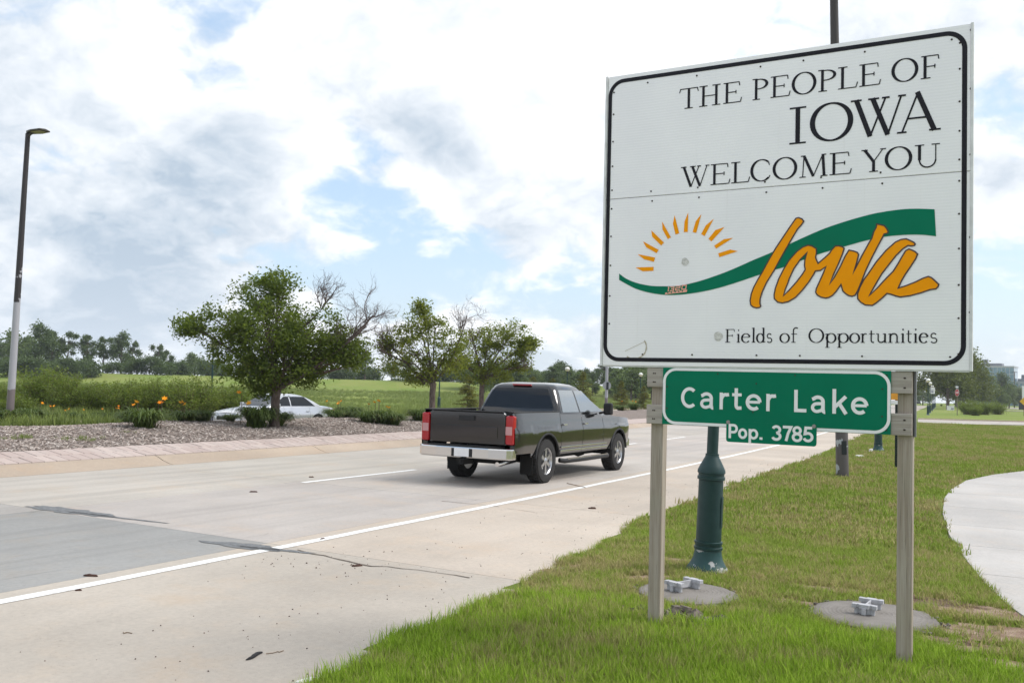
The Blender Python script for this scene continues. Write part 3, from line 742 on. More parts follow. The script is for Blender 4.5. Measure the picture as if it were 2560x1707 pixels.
# green ribbon, sun rays, script
def flat(pts, holes, lift, name, material, parent):
    tri = tessellate_polygon([[Vector((a, b, 0)) for a, b in pts]]+[[Vector((a, b, 0)) for a, b in h_] for h_ in holes])
    allp = pts+[q for h_ in holes for q in h_]; g = MB(); g.add([put(a, b, lift) for a, b in allp], [tuple(t) for t in tri])
    o = g.build(name, material, parent, fix=False)
    for q in o.data.polygons:
        if q.normal.y > 0: q.flip()
    return o
def spline(pts, n=4):                          # smooth an open line of points
    out = []
    for i in range(len(pts)-1):
        p0, p1, p2, p3 = [Vector(pts[min(max(j, 0), len(pts)-1)]) for j in (i-1, i, i+1, i+2)]
        for k in range(n):
            t = k/n; q = .5*((2*p1)+(p2-p0)*t+(2*p0-5*p1+4*p2-p3)*t*t+(3*p1-p0-3*p2+p3)*t**3); out.append((q.x, q.y))
    out.append(tuple(pts[-1])); return out
swt = [(158, 480), (200, 510), (260, 535), (340, 552), (420, 556), (520, 552), (640, 525), (760, 485), (860, 445), (960, 400), (1090, 345), (1260, 265), (1400, 205), (1550, 155), (1700, 115), (1850, 92), (1950, 87), (2057, 90)]
swb = [(2069, 252), (1980, 243), (1880, 244), (1760, 255), (1660, 275), (1540, 308), (1350, 365), (1170, 433), (1090, 458), (1000, 487), (880, 528), (760, 565), (640, 592), (520, 607), (430, 608), (340, 595), (260, 572), (200, 542), (158, 518)]
flat([z4(*q) for q in spline(swt)+spline(swb)], [], .0022, 'green_ribbon', M_GREEN, lo_)
for ray in ([(257, 443), (366, 439), (365, 463), (300, 466)], [(270, 363), (375, 383), (368, 409), (308, 393)], [(303, 286), (397, 337), (384, 357), (322, 322)], [(353, 220), (429, 293), (412, 311), (358, 258)],
            [(418, 167), (471, 262), (452, 272), (420, 215)], [(493, 130), (521, 237), (498, 245), (483, 180)], [(575, 113), (572, 230), (548, 230), (553, 165)], [(654, 122), (623, 235), (601, 230), (620, 165)],
            [(728, 150), (673, 254), (652, 242), (680, 190)], [(793, 199), (714, 286), (696, 270), (738, 218)], [(844, 264), (742, 329), (731, 311), (790, 272)], [(873, 344), (762, 380), (755, 357), (828, 334)]):
    flat([z4(*q) for q in ray], [], .0022, 'sun_ray', M_ORANGE, lo_)
sI = [(628, 172), (655, 165), (690, 178), (710, 203), (690, 235), (645, 285), (560, 430), (470, 590), (400, 720), (320, 850), (275, 950), (255, 1020), (252, 1065), (262, 1100), (250, 1112), (215, 1118), (180, 1108), (155, 1085), (148, 1040), (160, 970), (185, 900), (225, 825), (280, 730), (350, 600), (420, 480), (500, 360), (570, 255)]
sOW = [(757, 453), (800, 462), (845, 490), (848, 530), (838, 580), (848, 610), (865, 645), (930, 590), (985, 540), (1010, 500), (1045, 462), (1085, 460), (1120, 470), (1140, 487), (1120, 550), (1080, 650), (1030, 760), (990, 865), (1040, 790), (1100, 680), (1150, 570), (1190, 505), (1240, 515), (1280, 530), (1293, 552), (1275, 630), (1255, 700), (1235, 755), (1270, 680), (1330, 560), (1400, 430), (1430, 380), (1450, 310), (1475, 265), (1480, 230), (1520, 237), (1560, 247), (1585, 275), (1603, 310), (1597, 325), (1560, 335), (1540, 375), (1490, 470), (1430, 590), (1370, 720), (1330, 830), (1290, 930), (1262, 980), (1230, 993), (1195, 987), (1160, 965), (1130, 935), (1110, 868), (1060, 940), (1020, 985), (985, 1005), (950, 1013), (900, 1003), (860, 980), (842, 950), (850, 910), (890, 820), (925, 740), (948, 680), (890, 720), (838, 725), (820, 760), (770, 840), (700, 930), (630, 1005), (555, 1050), (490, 1065), (440, 1055), (405, 1020), (402, 980), (415, 910), (450, 810), (500, 710), (560, 610), (640, 520), (700, 475)]
hO = [(748, 530), (680, 600), (610, 700), (560, 810), (548, 850), (520, 920), (502, 988), (560, 930), (640, 840), (700, 760), (730, 712), (722, 670), (725, 610)]
sA = [(1793, 385), (1840, 405), (1875, 422), (1890, 440), (1882, 455), (1845, 460), (1815, 455), (1760, 490), (1690, 560), (1620, 650), (1540, 755), (1480, 860), (1430, 950), (1410, 988), (1500, 900), (1590, 800), (1660, 730), (1710, 650), (1760, 560), (1790, 510), (1825, 492), (1860, 505), (1890, 520), (1917, 545), (1900, 590), (1850, 670), (1790, 760), (1750, 830), (1718, 905), (1800, 880), (1900, 840), (1980, 800), (2035, 782), (2070, 795), (2110, 830), (2148, 865), (2140, 890), (2118, 913), (2060, 920), (1960, 955), (1850, 985), (1740, 1000), (1690, 988), (1640, 970), (1600, 962), (1550, 1010), (1490, 1060), (1445, 1090), (1370, 1085), (1320, 1055), (1290, 1020), (1287, 970), (1310, 900), (1350, 820), (1400, 750), (1480, 630), (1580, 510), (1680, 420), (1740, 392)]
for k, (o_, h_) in enumerate(((sI, []), (sOW, [hO]), (sA, []))):
    po = [z6(*q) for q in o_]; ph = [[z6(*q) for q in q_] for q_ in h_]
    f_ = flat(po, ph, .0032, 'script_letter', M_ORANGE, lo_)
    g = MB()
    for ln in [po]+ph: ribbon(g, ln+[ln[0]], lambda i, d: .0085, put, .0042)
    g.build('script_outline', M_OUTL, lo_, fix=False)
# small sticker on the ribbon
g = MB(); its = []
for ch, x0, x1 in (('1', 640, 672), ('³', 676, 735), ('2', 742, 815), ('0', 822, 895)):
    its.append((ch, uv(1540+x0/5.113, 600+(635-.12*(x0-640))/5.113)[0], uv(1540+x1/5.113, 600+(635-.12*(x1-640))/5.113)[0], uv(1540+x0/5.113, 600+(640-.13*(x0-640))/5.113)[1]))
letters(g, its, SANS, .034, put, .0035, .15); q = [uv(1540+a/5.113, 600+b/5.113) for a, b in ((622, 655), (905, 615), (897, 645), (618, 675))]
tri = len(g.v); g.add([put(a, b, .0035) for a, b in q], [(0, 1, 2, 3)]); g.build('sticker', M_PINK, lo_, fix=False)
g = MB()
for k in range(5):
    a, b = uv(1540+(655+k*47)/5.113, 600+(656-k*5.6)/5.113); g.add([put(a-.004, b-.004, .0042), put(a+.004, b-.004, .0042), put(a+.004, b+.004, .0042), put(a-.004, b+.004, .0042)], [(0, 1, 2, 3)])
g.build('sticker_print', M_GREEN, lo_, fix=False)
# residue of old stickers and scuffs
M_SCUFF = plain('old_adhesive', (.58, .565, .53), .6, var=.25, scale=60)
for (cx_, cy_, r, sd) in ((555, 408, 22, 1), (755, 860, 26, 2)):
    flat([z4(cx_+r*(1+.12*math.sin(3*t+sd))*math.cos(t), cy_+r*math.sin(t)*1.1) for t in np.linspace(0, 6.28, 26)[:-1]], [], .0021, 'adhesive_mark', M_SCUFF, lo_)
g = MB(); ribbon(g, [z4(245+75*math.cos(t), 925+72*math.sin(t)) for t in np.linspace(-.6, 2.2, 18)], lambda i, d: .006+.006*math.sin(i*2.1)**2, lambda a, b, l: put(a, b, l), .0021); ribbon(g, [z4(190, 950), z4(310, 892)], lambda i, d: .003, put, .0022); g.build('adhesive_mark', plain('torn_residue', (.47, .42, .33), .8), lo_, fix=False)
# screws
scr = MB().lathe([(.0001, -.001), (.0062, -.001), (.0062, .0030), (.004, .0042), (.0001, .0042)], 8).mesh('screw', M_RUST, True)
def screw(par, u, v, k=1.0, me=scr):
    o = link('screw', me, par); o.location = put(u, v, .0004); o.rotation_euler = (math.pi/2, 0, 0); o.scale = (k, k, k)
for v in (1.98, 1.82, 1.62, 1.44, 1.265): screw(up_, .062, v); screw(up_, 2.325, v+.01)
for v in (1.13, .93, .72, .50, .30, .085): screw(lo_, .062, v); screw(lo_, 2.325, v+.015)
for u in (.32, .68, 1.12, 1.40, 1.78, 2.28): screw(up_, u, 2.018); screw(lo_, u, .082)
for u in (.36, .70, 1.16, 1.52, 1.88): screw(up_, u, 1.235); screw(lo_, u+.01, 1.165)
for v in (2.06, 1.7, 1.3, .8, .35): screw(up_ if v > SEAM else lo_, 2.386, v, 1.1)
# posts, boards, steel bar
for u0 in (.374, 1.984):
    g = MB(); h_ = V0+1.9; g.box((u0+.044, .0525+.0445, h_/2-.15), (.089, .089, h_+.3)); g.build('wooden_post', M_POST, sign, bevel=.006)
for v0, v1, name in ((-.145, -.010, 'cross_board'), (-.402, -.268, 'cross_board')):
    g = MB(); g.box(((.352+2.070)/2, .032, V0+(v0+v1)/2), (2.070-.352, .038, v1-v0)); bd = g.build(name, M_POST2, sign, bevel=.004)
    nail = MB().lathe([(.0001, 0), (.005, 0), (.005, .002), (.0001, .002)], 8).mesh('nail', M_RUST)
    for u in (.40, .412, 2.025, 2.03):
        for v in (v0+.035, v1-.04):
            o = link('nail', nail, bd); o.location = (u, .0128, V0+v); o.rotation_euler = (math.pi/2, 0, 0)
MB().box((2.082, .075, V0-.20), (.012, .05, .42)).build('steel_bar', plain('grey_steel', (.14, .14, .15), .5, .5), sign, bevel=.002)
# green town board
GT = dict(u0=.472, u1=1.950, v0=-.400, v1=-.008)
nb = MB().box(((GT['u0']+GT['u1'])/2, .0085, V0+(GT['v0']+GT['v1'])/2), (GT['u1']-GT['u0'], .007, GT['v1']-GT['v0'])).build('town_board', M_GREEN, sign)
def putg(u, v, l): return (u, .005-l, v+V0)
_p = put
put = putg
g = MB(); ring(GT['u0']+.011, GT['v0']+.011, GT['u1']-.011, GT['v1']-.011, .085, .019, .001, g); g.build('frame_line', M_WHITE, nb, fix=False)
spec = [('C', 410, 527), ('a', 548, 658), ('r', 698, 770), ('t', 792, 865), ('e', 893, 1010), ('r', 1048, 1122), ('L', 1258, 1350), ('a', 1378, 1498), ('k', 1542, 1660), ('e', 1683, 1812)]
words(z5, spec, (470, 417), (1300, 443), z5(470, 417)[1], .145, SANS, nb, M_WHITE, .0016, 60)
for u, v in ((.50, -.03), (.50, -.37), (1.925, -.035), (1.925, -.375), (.86, -.045), (1.37, -.045), (1.12, -.105), (1.10, -.295), (.505, -.14), (.505, -.29), (1.90, -.12), (1.90, -.29)):
    o = link('screw', scr, nb); o.location = (u, .0045, v+V0); o.rotation_euler = (math.pi/2, 0, 0); o.scale = (.8, .8, .8)
# population plate
put = lambda u, v, l: (u, -.0015-l, v+V0)
pp = []
u0, u1, v0, v1, r = .925, 1.510, -.498, -.361, .018
for cx_, cy_, a in ((u1-r, v1-r, 0), (u0+r, v1-r, 90), (u0+r, v0+r, 180), (u1-r, v0+r, 270)): pp += [(cx_+r*math.cos(rad(a+k*18)), cy_+r*math.sin(rad(a+k*18))) for k in range(6)]
plate = MB().prism(pp, lambda a, b: (a, .0045, b+V0), lambda a, b: (a, -.001, b+V0)).build('population_plate', M_GREEN, sign)
BOLD = 1.22
words(z5, [('P', 768, 836), ('o', 843, 905), ('p', 918, 990), ('.', 1000, 1024)], (790, 645), (1370, 674), z5(800, 645)[1], .094, SANS, plate, M_WHITE, .0008)
words(z5, [('3', 1093, 1166), ('7', 1174, 1240), ('8', 1244, 1322), ('5', 1330, 1405)], (790, 645), (1370, 674), z5(1120, 662)[1], .098, SANS, plate, M_WHITE, .0008)
BOLD = 1.0
bolt = MB().lathe([(.0001, 0), (.013, 0), (.013, .003), (.008, .0032), (.008, .008), (.0001, .008)], 10).mesh('bolt', M_ZINC)
for x, y in ((766, 523), (1410, 555)):
    a, b = z5(x, y); o = link('bolt', bolt, plate); o.location = (a, -.0012, b+V0); o.rotation_euler = (math.pi/2, 0, 0)
put = _p
# ------------------------------------------------------------------ street furniture
M_LGREEN = m_peel('green_lamp_paint', (.006, .034, .034), (.35, .36, .36), .735, .745, 7)
M_LGREEN2 = m_peel('green_lamp_paint_worn', (.012, .055, .055), (.42, .42, .42), .60, .615, 9)
M_GLOBE = mat('milk_glass_globe', lambda n: P(n, (.80, .79, .74), .25, coat=.3, trans=.0))
M_GLOBE2 = mat('milk_glass_lower', lambda n: P(n, (.72, .66, .50), .3, coat=.2))
M_DARKM = plain('dark_metal', (.02, .025, .027), .5, .3)
def lamp_meshes():
    d = {}
    d['flare'] = MB().lathe([(.205, -.15), (.205, .0), (.20, .025), (.165, .07), (.138, .12), (.126, .175), (.122, .21)], 28).mesh('base_flare', M_LGREEN2, True)
    d['column'] = MB().lathe([(.122, .21), (.131, .215), (.131, .235), (.122, .24), (.122, .262), (.129, .267), (.129, .285), (.116, .29), (.113, .85), (.127, .855), (.127, .88), (.119, .885), (.119, .91), (.128, .915), (.126, .94), (.105, .985), (.068, 1.055), (.062, 1.07), (.062, 1.09), (.001, 1.091)], 28).mesh('base_column', M_LGREEN, True)
    d['shaft'] = MB().lathe([(.052, 1.05), (.052, 1.3), (.045, 3.45), (.045, 3.5)], 18).mesh('shaft', M_LGREEN, True)
    d['cup'] = MB().lathe([(.05, 3.44), (.075, 3.46), (.075, 3.50), (.06, 3.52), (.11, 3.58), (.11, 3.60)], 18).mesh('globe_holder', M_DARKM, True)
    g = MB(); zc, R_ = 3.80, .235
    g.lathe([(R_*math.cos(a), zc+R_*math.sin(a)) for a in np.linspace(rad(2), rad(89.5), 12)], 24); d['top'] = g.mesh('globe_dome', M_GLOBE, True)
    g = MB(); g.lathe([(R_*.97*math.cos(a), zc+R_*.97*math.sin(a)) for a in np.linspace(rad(-65), rad(0), 8)], 24); d['low'] = g.mesh('globe_bowl', M_GLOBE2, True)
    g = MB(); g.lathe([(R_*1.02, zc-.014), (R_*1.05, zc-.012), (R_*1.05, zc+.012), (R_*1.0, zc+.014)], 24)
    for k in range(4):
        t = k*math.pi/2+.4; g.tube([(R_*1.0*math.cos(a)*math.cos(t), R_*1.0*math.cos(a)*math.sin(t), zc+R_*1.0*math.sin(a)) for a in np.linspace(rad(-66), 0, 6)], .008, 5)
    d['cage'] = g.mesh('globe_band', M_DARKM)
    g = MB(); R2 = .120
    g.grid([[(R2*math.cos(a), R2*math.sin(a), z) for a in np.linspace(-.45, .45, 7)] for z in (.42, .70)])
    d['hatch'] = g.mesh('access_hatch', M_LGREEN, True)
    return d
LM = lamp_meshes()
def globe_lamp(loc, label, rz=0.0, ry=0.0, rx=0.0, hs=1.0):
    e = empty('globe_lamp', loc, rz, rx, ry); tag(e, label, 'street lamp', 'green globe lamps')
    for k, nm in (('flare', 'base_flare'), ('column', 'base_column'), ('shaft', 'shaft')): link(nm, LM[k], e)
    link('access_hatch', LM['hatch'], e)
    dm = link('globe', LM['top'], e)
    for k, nm in (('cup', 'globe_holder'), ('low', 'globe_bowl'), ('cage', 'globe_band')): link(nm, LM[k], dm)
    e.scale = (1, 1, hs); return e
q = G(1624, 1313); globe_lamp((q.x, q.y, q.z), 'green globe lamp nearest, its thick base standing between the sign posts', rz=.2, ry=.028)
q = G(2017, 1037); globe_lamp((q.x, q.y, q.z), 'green globe lamp whose base shows in the lawn left of the right sign post', rz=1.0)
xr = -2.95
for Y, lab in ((111.7, 'first and largest of the globe lamps in the row under the far tree'), (132, 'second globe lamp in the row under the far tree'), (161, 'third globe lamp in the row under the far tree'), (186, 'fourth globe lamp in the far row, globe hidden by foliage'), (214, 'fifth globe lamp in the far row, globe hidden by foliage'), (246, 'sixth globe lamp in the far row, globe hidden by foliage')):
    globe_lamp((xr+cx(Y), Y, base(Y)), lab, rz=Y)
def at_depth(px, py, dist):                    # point on the pixel's ray at a horizontal distance
    d = raydir(px, py); t = dist/math.hypot(d.x, d.y); return CAM+d*t
for px, dist, lab in ((486, 53.6, 'green globe lamp beside the big median tree, globe in its leaves'), (1009, 69, 'slim green globe lamp between the two smaller median trees'), (1302, 88, 'globe lamp rising above the pickup roof'), (1471, 106, 'globe lamp beside the young cypress, left of the sign post')):
    q = at_depth(px, 900, dist); z = hgt(q.x-cx(q.y), q.y); globe_lamp((q.x, q.y, z), lab, rz=px)
# tall street lights
def m_pole(n):
    v = opos(n); x, y, z = n.sep(v)
    ns = n.noise(v, 3.5, 4, .55); zz = n.math('ADD', z, n.math('MULTIPLY', n.math('SUBTRACT', ns, .5), .25))
    c = n.mix(n.step(zz, 1.52, 1.55), (.155, .130, .130), (.34, .34, .36))
    patch = n.math('MULTIPLY', n.step(n.noise(v, 4.2, 4, .5), .60, .62), n.step(zz, 6.3, 6.2))
    dark = n.math('SUBTRACT', n.step(zz, 4.70, 4.75), patch, None, True)
    c = n.mix(dark, c, (.028, .024, .024))
    return P(n, c, .55, .1, n.noise(v, 40, 3), .15, .003)
M_POLE = mat('street_light_pole', m_pole)
def m_pole2(n):
    v = opos(n); x, y, z = n.sep(v)
    patch = n.step(n.noise(n.vmath('ADD', v, (0.3, 1.9, 0.1)), 2.6, 4, .5), .60, .615)
    c = n.mix(n.math('MULTIPLY', patch, n.step(z, 3.5, 3.0)), (.105, .092, .092), (.42, .44, .46))
    c = n.mix(n.step(z, 3.5, 4.5), c, (.040, .035, .030))
    return P(n, c, .5, .1, patch, .3, .003)
M_POLE2 = mat('street_light_pole_patchy', m_pole2)
M_HEAD = plain('lamp_head', (.055, .05, .04), .5, .3)
M_LED = plain('led_panel', (.20, .17, .11), .35)
def tall_lamp(loc, label, pm, H=10.9, rz=0.0, rx=0.0, ry=0.0, r0=.135, head=0.0):
    e = empty('tall_street_light', loc, rz, rx, ry); tag(e, label, 'street light', 'tall brown street lights')
    MB().tube([(0, 0, -.2), (0, 0, 2), (0, 0, H*.5), (0, 0, H)], [r0, r0*.95, r0*.82, r0*.62], 20).build('pole', pm, e, smooth=True)
    a = MB().tube([(0, 0, H-.22), (.04, 0, H-.10), (.14, 0, H-.03), (.30, 0, H+.02)], [.05, .05, .045, .04], 10).build('arm', M_HEAD, e, smooth=True)
    hp = [(.02, -.09), (.10, -.15), (.45, -.25), (.92, -.22), (.95, 0), (.92, .22), (.45, .25), (.10, .15), (.02, .09)]
    h = MB().prism(hp, lambda x, y: (x, y, H+.0+.03*x), lambda x, y: (x, y, H+.085+.02*x-abs(y)*.12)).build('lamp_head', M_HEAD, e, bevel=.01)
    MB().box((.58, 0, H+.010), (.55, .32, .018)).build('led_panel', M_LED, h)
    a.rotation_euler = h.rotation_euler = (0, 0, head)
    MB().box((0, -r0*.96, .62), (.10, .03, .28)).build('hand_hole_cover', M_DARKM, e, bevel=.004)
    return e
q = at_depth(22, 950, 38.5); tall_lamp((q.x, q.y, hgt(q.x-cx(q.y), q.y)), 'tall brown street light with flat lamp head at the left edge', M_POLE, 11.0, YAW, ry=.016, head=-.45)
q = G(1935, 1096); tall_lamp((q.x, q.y, q.z), 'tall brown pole with a pale peeled patch, rising behind the big sign', M_POLE2, 10.8, YAW, rx=.0, ry=-.028, r0=.128)
q = at_depth(1393, 900, 78); e3 = tall_lamp((q.x, q.y, hgt(q.x-cx(q.y), q.y)), 'far tall pole with a round sign turned away, left of the sign', M_POLE, 10.8, YAW)
MB().lathe([(.001, -.003), (.36, -.003), (.36, .003), (.001, .003)], 28).build('round_sign_back', plain('bare_aluminium', (.34, .35, .36), .45, .5), e3).matrix_local = Matrix.Translation((0, -.17, 2.55)) @ Matrix.Rotation(math.pi/2, 4, 'X')
MB().box((.05, -.22, 2.52), (.18, .10, .62)).build('signal_box', M_DARKM, e3, bevel=.01)
# perforated sign post with an orange plate, between the near lawn posts
q = G(2058, 1076); e = empty('perforated_post', (q.x, q.y, q.z), .1); tag(e, 'dark perforated square steel post with orange plate, left of the right sign post', 'sign post')
M_PERF = plain('green_black_steel', (.018, .028, .024), .55, .3)
MB().box((0, 0, 1.15), (.06, .06, 2.5)).build('post', M_PERF, e, bevel=.004)
hole = MB().lathe([(.0001, 0), (.011, 0), (.011, .001), (.0001, .001)], 8).mesh('hole', plain('hole_black', (.004, .004, .004), .9))
hp_ = MB()
for k in range(40): hp_.box((0, -.0308, .12+k*.05), (.018, .001, .018))
hp_.build('post_holes', plain('hole_black', (.004, .004, .004), .9), e)
pl = MB().box((0, -.036, 1.78), (.30, .006, .30)).build('orange_plate', plain('orange_plate', (.75, .33, .03), .45), e)
MB().box((0, -.0365, 1.57), (.30, .006, .09)).build('white_plate', M_WHITE, e)

# -------- fresh round concrete footings and the grey moulded pieces on them
def m_foot(n):
    v = opos(n); x, y, z = n.sep(v); r = n.vmath('LENGTH', v)
    ns = n.noise(v, 6, 4, .6); fine = n.noise(v, 130, 3)
    rings = n.math('SINE', n.math('ADD', n.math('MULTIPLY', r, 190.0), n.math('MULTIPLY', ns, 9.0)))
    edge = n.step(r, .34, .43)
    c = n.mix(n.step(ns, .3, .7), (.165, .148, .132), (.225, .205, .185))
    c = n.mix(n.math('MULTIPLY', n.step(rings, 0, 1), .22), c, (.27, .255, .235))
    c = n.mix(n.math('MULTIPLY', edge, .5), c, (.12, .105, .09))
    return P(n, c, .85, 0, n.math('ADD', n.math('MULTIPLY', rings, .5), fine), .35, .004)
M_FOOT = mat('fresh_concrete', m_foot)
M_CLOD = plain('concrete_crumb', (.20, .175, .155), .95, var=.35, scale=30, bump=.4)
M_PLAST = plain('grey_moulded_piece', (.43, .43, .45), .6, var=.15, scale=25)
FEET = []
def footing(cx_, cy_, R_, label, blabel, rzb):
    z = base(cy_); FEET.append((cx_, cy_, R_)); rr = random.Random(int(R_*1000))
    e = empty('concrete_footing', (cx_, cy_, z)); tag(e, label, 'footing', 'round concrete footings')
    n = 56; jit = [1+rr.uniform(-.035, .035) for _ in range(n)]; rows = []
    for f, zz in ((.02, .048), (.35, .046), (.7, .044), (.9, .040), (.97, .030), (1.0, .0), (1.0, -.2)):
        rows.append([(R_*f*(jit[k] if f > .8 else 1)*math.cos(2*math.pi*k/n), R_*f*(jit[k] if f > .8 else 1)*math.sin(2*math.pi*k/n), zz) for k in range(n)])
    g = MB(); g.grid(rows, close=True); g.f.append(tuple(range(n))); g.build('slab', M_FOOT, e, smooth=True)
    g = MB()
    for k in range(70):
        t = rr.uniform(0, 6.28); f = R_*rr.uniform(.98, 1.12)
        if math.sin(t) < -.2 and rr.random() < .3: continue
        s_ = rr.uniform(.008, .028); rot = Euler((rr.uniform(0, 3), rr.uniform(0, 3), rr.uniform(0, 3))).to_matrix()
        g.box((f*math.cos(t), f*math.sin(t), .012), (s_*1.6, s_, s_*.8), rot)
    g.build('crumbled_rim', M_CLOD, e)['kind'] = 'stuff'
    b = empty('moulded_bracket', (cx_-.04, cy_+.02, z+.0475), rzb); tag(b, blabel, 'bracket', 'grey moulded brackets')
    bar = [(-.085, .035), (-.085, .062), (-.072, .068), (-.055, .068), (-.040, .060), (.040, .060), (.055, .068), (.072, .068), (.085, .062), (.085, .035), (.070, .030), (.066, .0), (.016, .0), (.012, -.0), (-.012, -.0), (-.016, .0), (-.066, .0), (-.070, .030)]
    top = [(-.088, -.024), (-.060, -.024), (-.052, -.012), (-.040, -.012), (-.034, -.030), (.034, -.030), (.040, -.012), (.052, -.012), (.060, -.024), (.088, -.024), (.088, .020), (.05, .026), (-.05, .026), (-.088, .020)]
    for y0, s_ in ((-.115, 1), (.115, -1)):
        g = MB(); g.prism([(x, y*s_) for x, y in top], lambda x, y: (x, y+y0, .044), lambda x, y: (x, y+y0, .074))
        g.prism([(x*.82, y*.55*s_) for x, y in top], lambda x, y: (x, y+y0+.006*s_, 0), lambda x, y: (x, y+y0+.006*s_, .0445))
        g.box((0, y0-.032*s_, .025), (.030, .016, .05))
        g.build('end_bar', M_PLAST, b, bevel=.003)
    MB().box((0, 0, .040), (.012, .19, .055)).build('web', M_PLAST, b, bevel=.002)
footing(-2.45, 7.30, .405, 'round fresh concrete footing behind the left sign post', 'grey moulded bracket on the footing behind the left sign post', -.38)
footing(-1.05, 7.42, .455, 'round fresh concrete footing behind the right sign post', 'grey moulded bracket on the footing behind the right sign post', -.06)
# heap of soil clods at the foot of the left post
g = MB(); rr = random.Random(4); q0 = G(1585, 1428)
for k in range(190):
    a, b_ = rr.gauss(0, .16), rr.gauss(0, .065); s_ = rr.uniform(.014, .045)*(1 if rr.random() < .8 else 1.5)
    rot = Euler((rr.uniform(0, 3), rr.uniform(0, 3), rr.uniform(0, 3))).to_matrix()
    g.box((q0.x-.08+a, q0.y+b_, base(q0.y)+s_*.3+.045*math.exp(-(a/.15)**2-(b_/.06)**2)), (s_*1.3, s_, s_*.9), rot)
M_CLOD2 = plain('grey_soil_clod', (.15, .125, .108), .95, var=.4, scale=25, bump=.5)
tag(g.build('soil_clods', M_CLOD2), 'heap of grey soil clods at the foot of the left sign post', 'soil', kind='stuff')

# -------- litter and debris
M_BARK = plain('bark_brown', (.07, .035, .025), .9, var=.4, scale=60)
M_RUB = plain('black_rubber', (.018, .016, .018), .7)
M_PAPER = plain('white_paper', (.72, .70, .68), .7)
M_TWIG = plain('dry_twig', (.20, .14, .09), .9)
M_LEAFD = plain('dry_leaf', (.28, .10, .035), .8)
def zroad(q): return ROADZ+base(q.y)
def chunk(name, px, py, L_, W_, H_, rz, m_, label, cat='debris', z0=ROADZ, seed=0):
    q = G(px, py, z0); r = random.Random(int(px*7+py)+seed); n = 7; rows = []
    for i in range(n+1):
        t = i/n-.5; w_ = W_*(1-abs(2*t)**3*.7)*r.uniform(.75, 1.1); h_ = H_*r.uniform(.7, 1.1)*(1-abs(2*t)**4*.6); bend = .12*L_*math.sin(t*4+seed)
        rows.append([(t*L_, bend-w_/2, .0), (t*L_, bend-w_*.35, h_*.8), (t*L_, bend+w_*.05, h_), (t*L_, bend+w_*.4, h_*.7), (t*L_, bend+w_/2, 0)])
    g = MB(); g.grid(rows, close=True); g.f.append((0, 1, 2, 3, 4)); k = len(g.v); g.f.append((k-1, k-2, k-3, k-4, k-5))
    o = g.build(name, m_, smooth=True); o.location = (q.x, q.y, z0+base(q.y)+.002); o.rotation_euler = (0, 0, rz); tag(o, label, cat); return o
def rdir(px0, py0, px1, py1): a, b = G(px0, py0, ROADZ), G(px1, py1, ROADZ); return math.atan2(b.y-a.y, b.x-a.x)
chunk('rubber_strip', 584, 1507, .17, .035, .018, rdir(562, 1513, 606, 1499), M_RUB, 'black strip of tyre rubber on the near shoulder')
chunk('bark_piece', 208, 1323, .13, .035, .02, rdir(198, 1322, 218, 1325), M_BARK, 'reddish brown bark piece above the white edge line at left')
chunk('bark_piece', 180, 1356, .05, .02, .012, .4, M_BARK, 'tiny dark bark piece lying on the white edge line at left')
chunk('bark_piece', 582, 1130, .12, .03, .02, .3, M_BARK, 'dark bark stick in the lane left of the dashed line')
chunk('bark_piece', 715, 1096, .09, .04, .02, .1, M_BARK, 'dark bark piece just above the start of the lane dash')
chunk('bark_piece', 740, 1238, .07, .025, .015, 1.2, M_BARK, 'dark bark chip lying on the white edge line at mid frame')
chunk('bark_piece', 820, 1300, .10, .03, .02, .7, M_BARK, 'dark bark chip on the sandy shoulder below the edge line')
chunk('bark_piece', 1360, 1168, .11, .05, .025, .2, M_BARK, 'reddish clod on the shoulder left of the left sign post')
chunk('dry_leaf', 609, 1021, .20, .10, .05, .5, M_LEAFD, 'curled brown leaf lying on the median pavers', z0=.11)
chunk('paper_scrap', 705, 1562, .14, .05, .012, .9, M_PAPER, 'white paper scrap at the grass edge, bottom of the frame', 'litter')
chunk('paper_scrap', 1375, 1268, .12, .03, .012, 1.1, M_PAPER, 'pale scrap at the grass edge left of the left sign post', 'litter', z0=-.05)
chunk('paper_scrap', 1974, 1048, .28, .10, .05, .3, M_PAPER, 'crumpled white wrapper in the lawn behind the town board', 'litter', z0=.03)
chunk('foam_cup', 2001, 1036, .12, .10, .09, 0, M_PAPER, 'white cup beside the second globe lamp base', 'litter', z0=.03)
chunk('orange_ribbon', 1590, 1445, .10, .02, .012, .1, M_ORANGE, 'torn orange plastic ribbon in the grass by the soil clods', 'litter', z0=.02)
def twig(px0, py0, px1, py1, r, label, z0=ROADZ):
    a, b = G(px0, py0, z0), G(px1, py1, z0); n = 6; rr = random.Random(int(px0)); pts = []
    for i in range(n+1): t = i/n; q = a+(b-a)*t; pts.append((q.x-a.x+rr.gauss(0, .01), q.y-a.y+rr.gauss(0, .01), r+z0+base(q.y)-(z0+base(a.y))))
    o = MB().tube(pts, r, 5).build('twig', M_TWIG); o.location = (a.x, a.y, z0+base(a.y)+.002); tag(o, label, 'twig')
twig(280, 1602*.92-20, 306, 1454, .003, 'thin dry twig on the near shoulder, left of the rubber strip')
twig(612, 1501, 650, 1495, .0025, 'thin twig just right of the black rubber strip')
twig(1302, 1110, 1345, 1120, .006, 'dark twig under the pickup near the edge line')
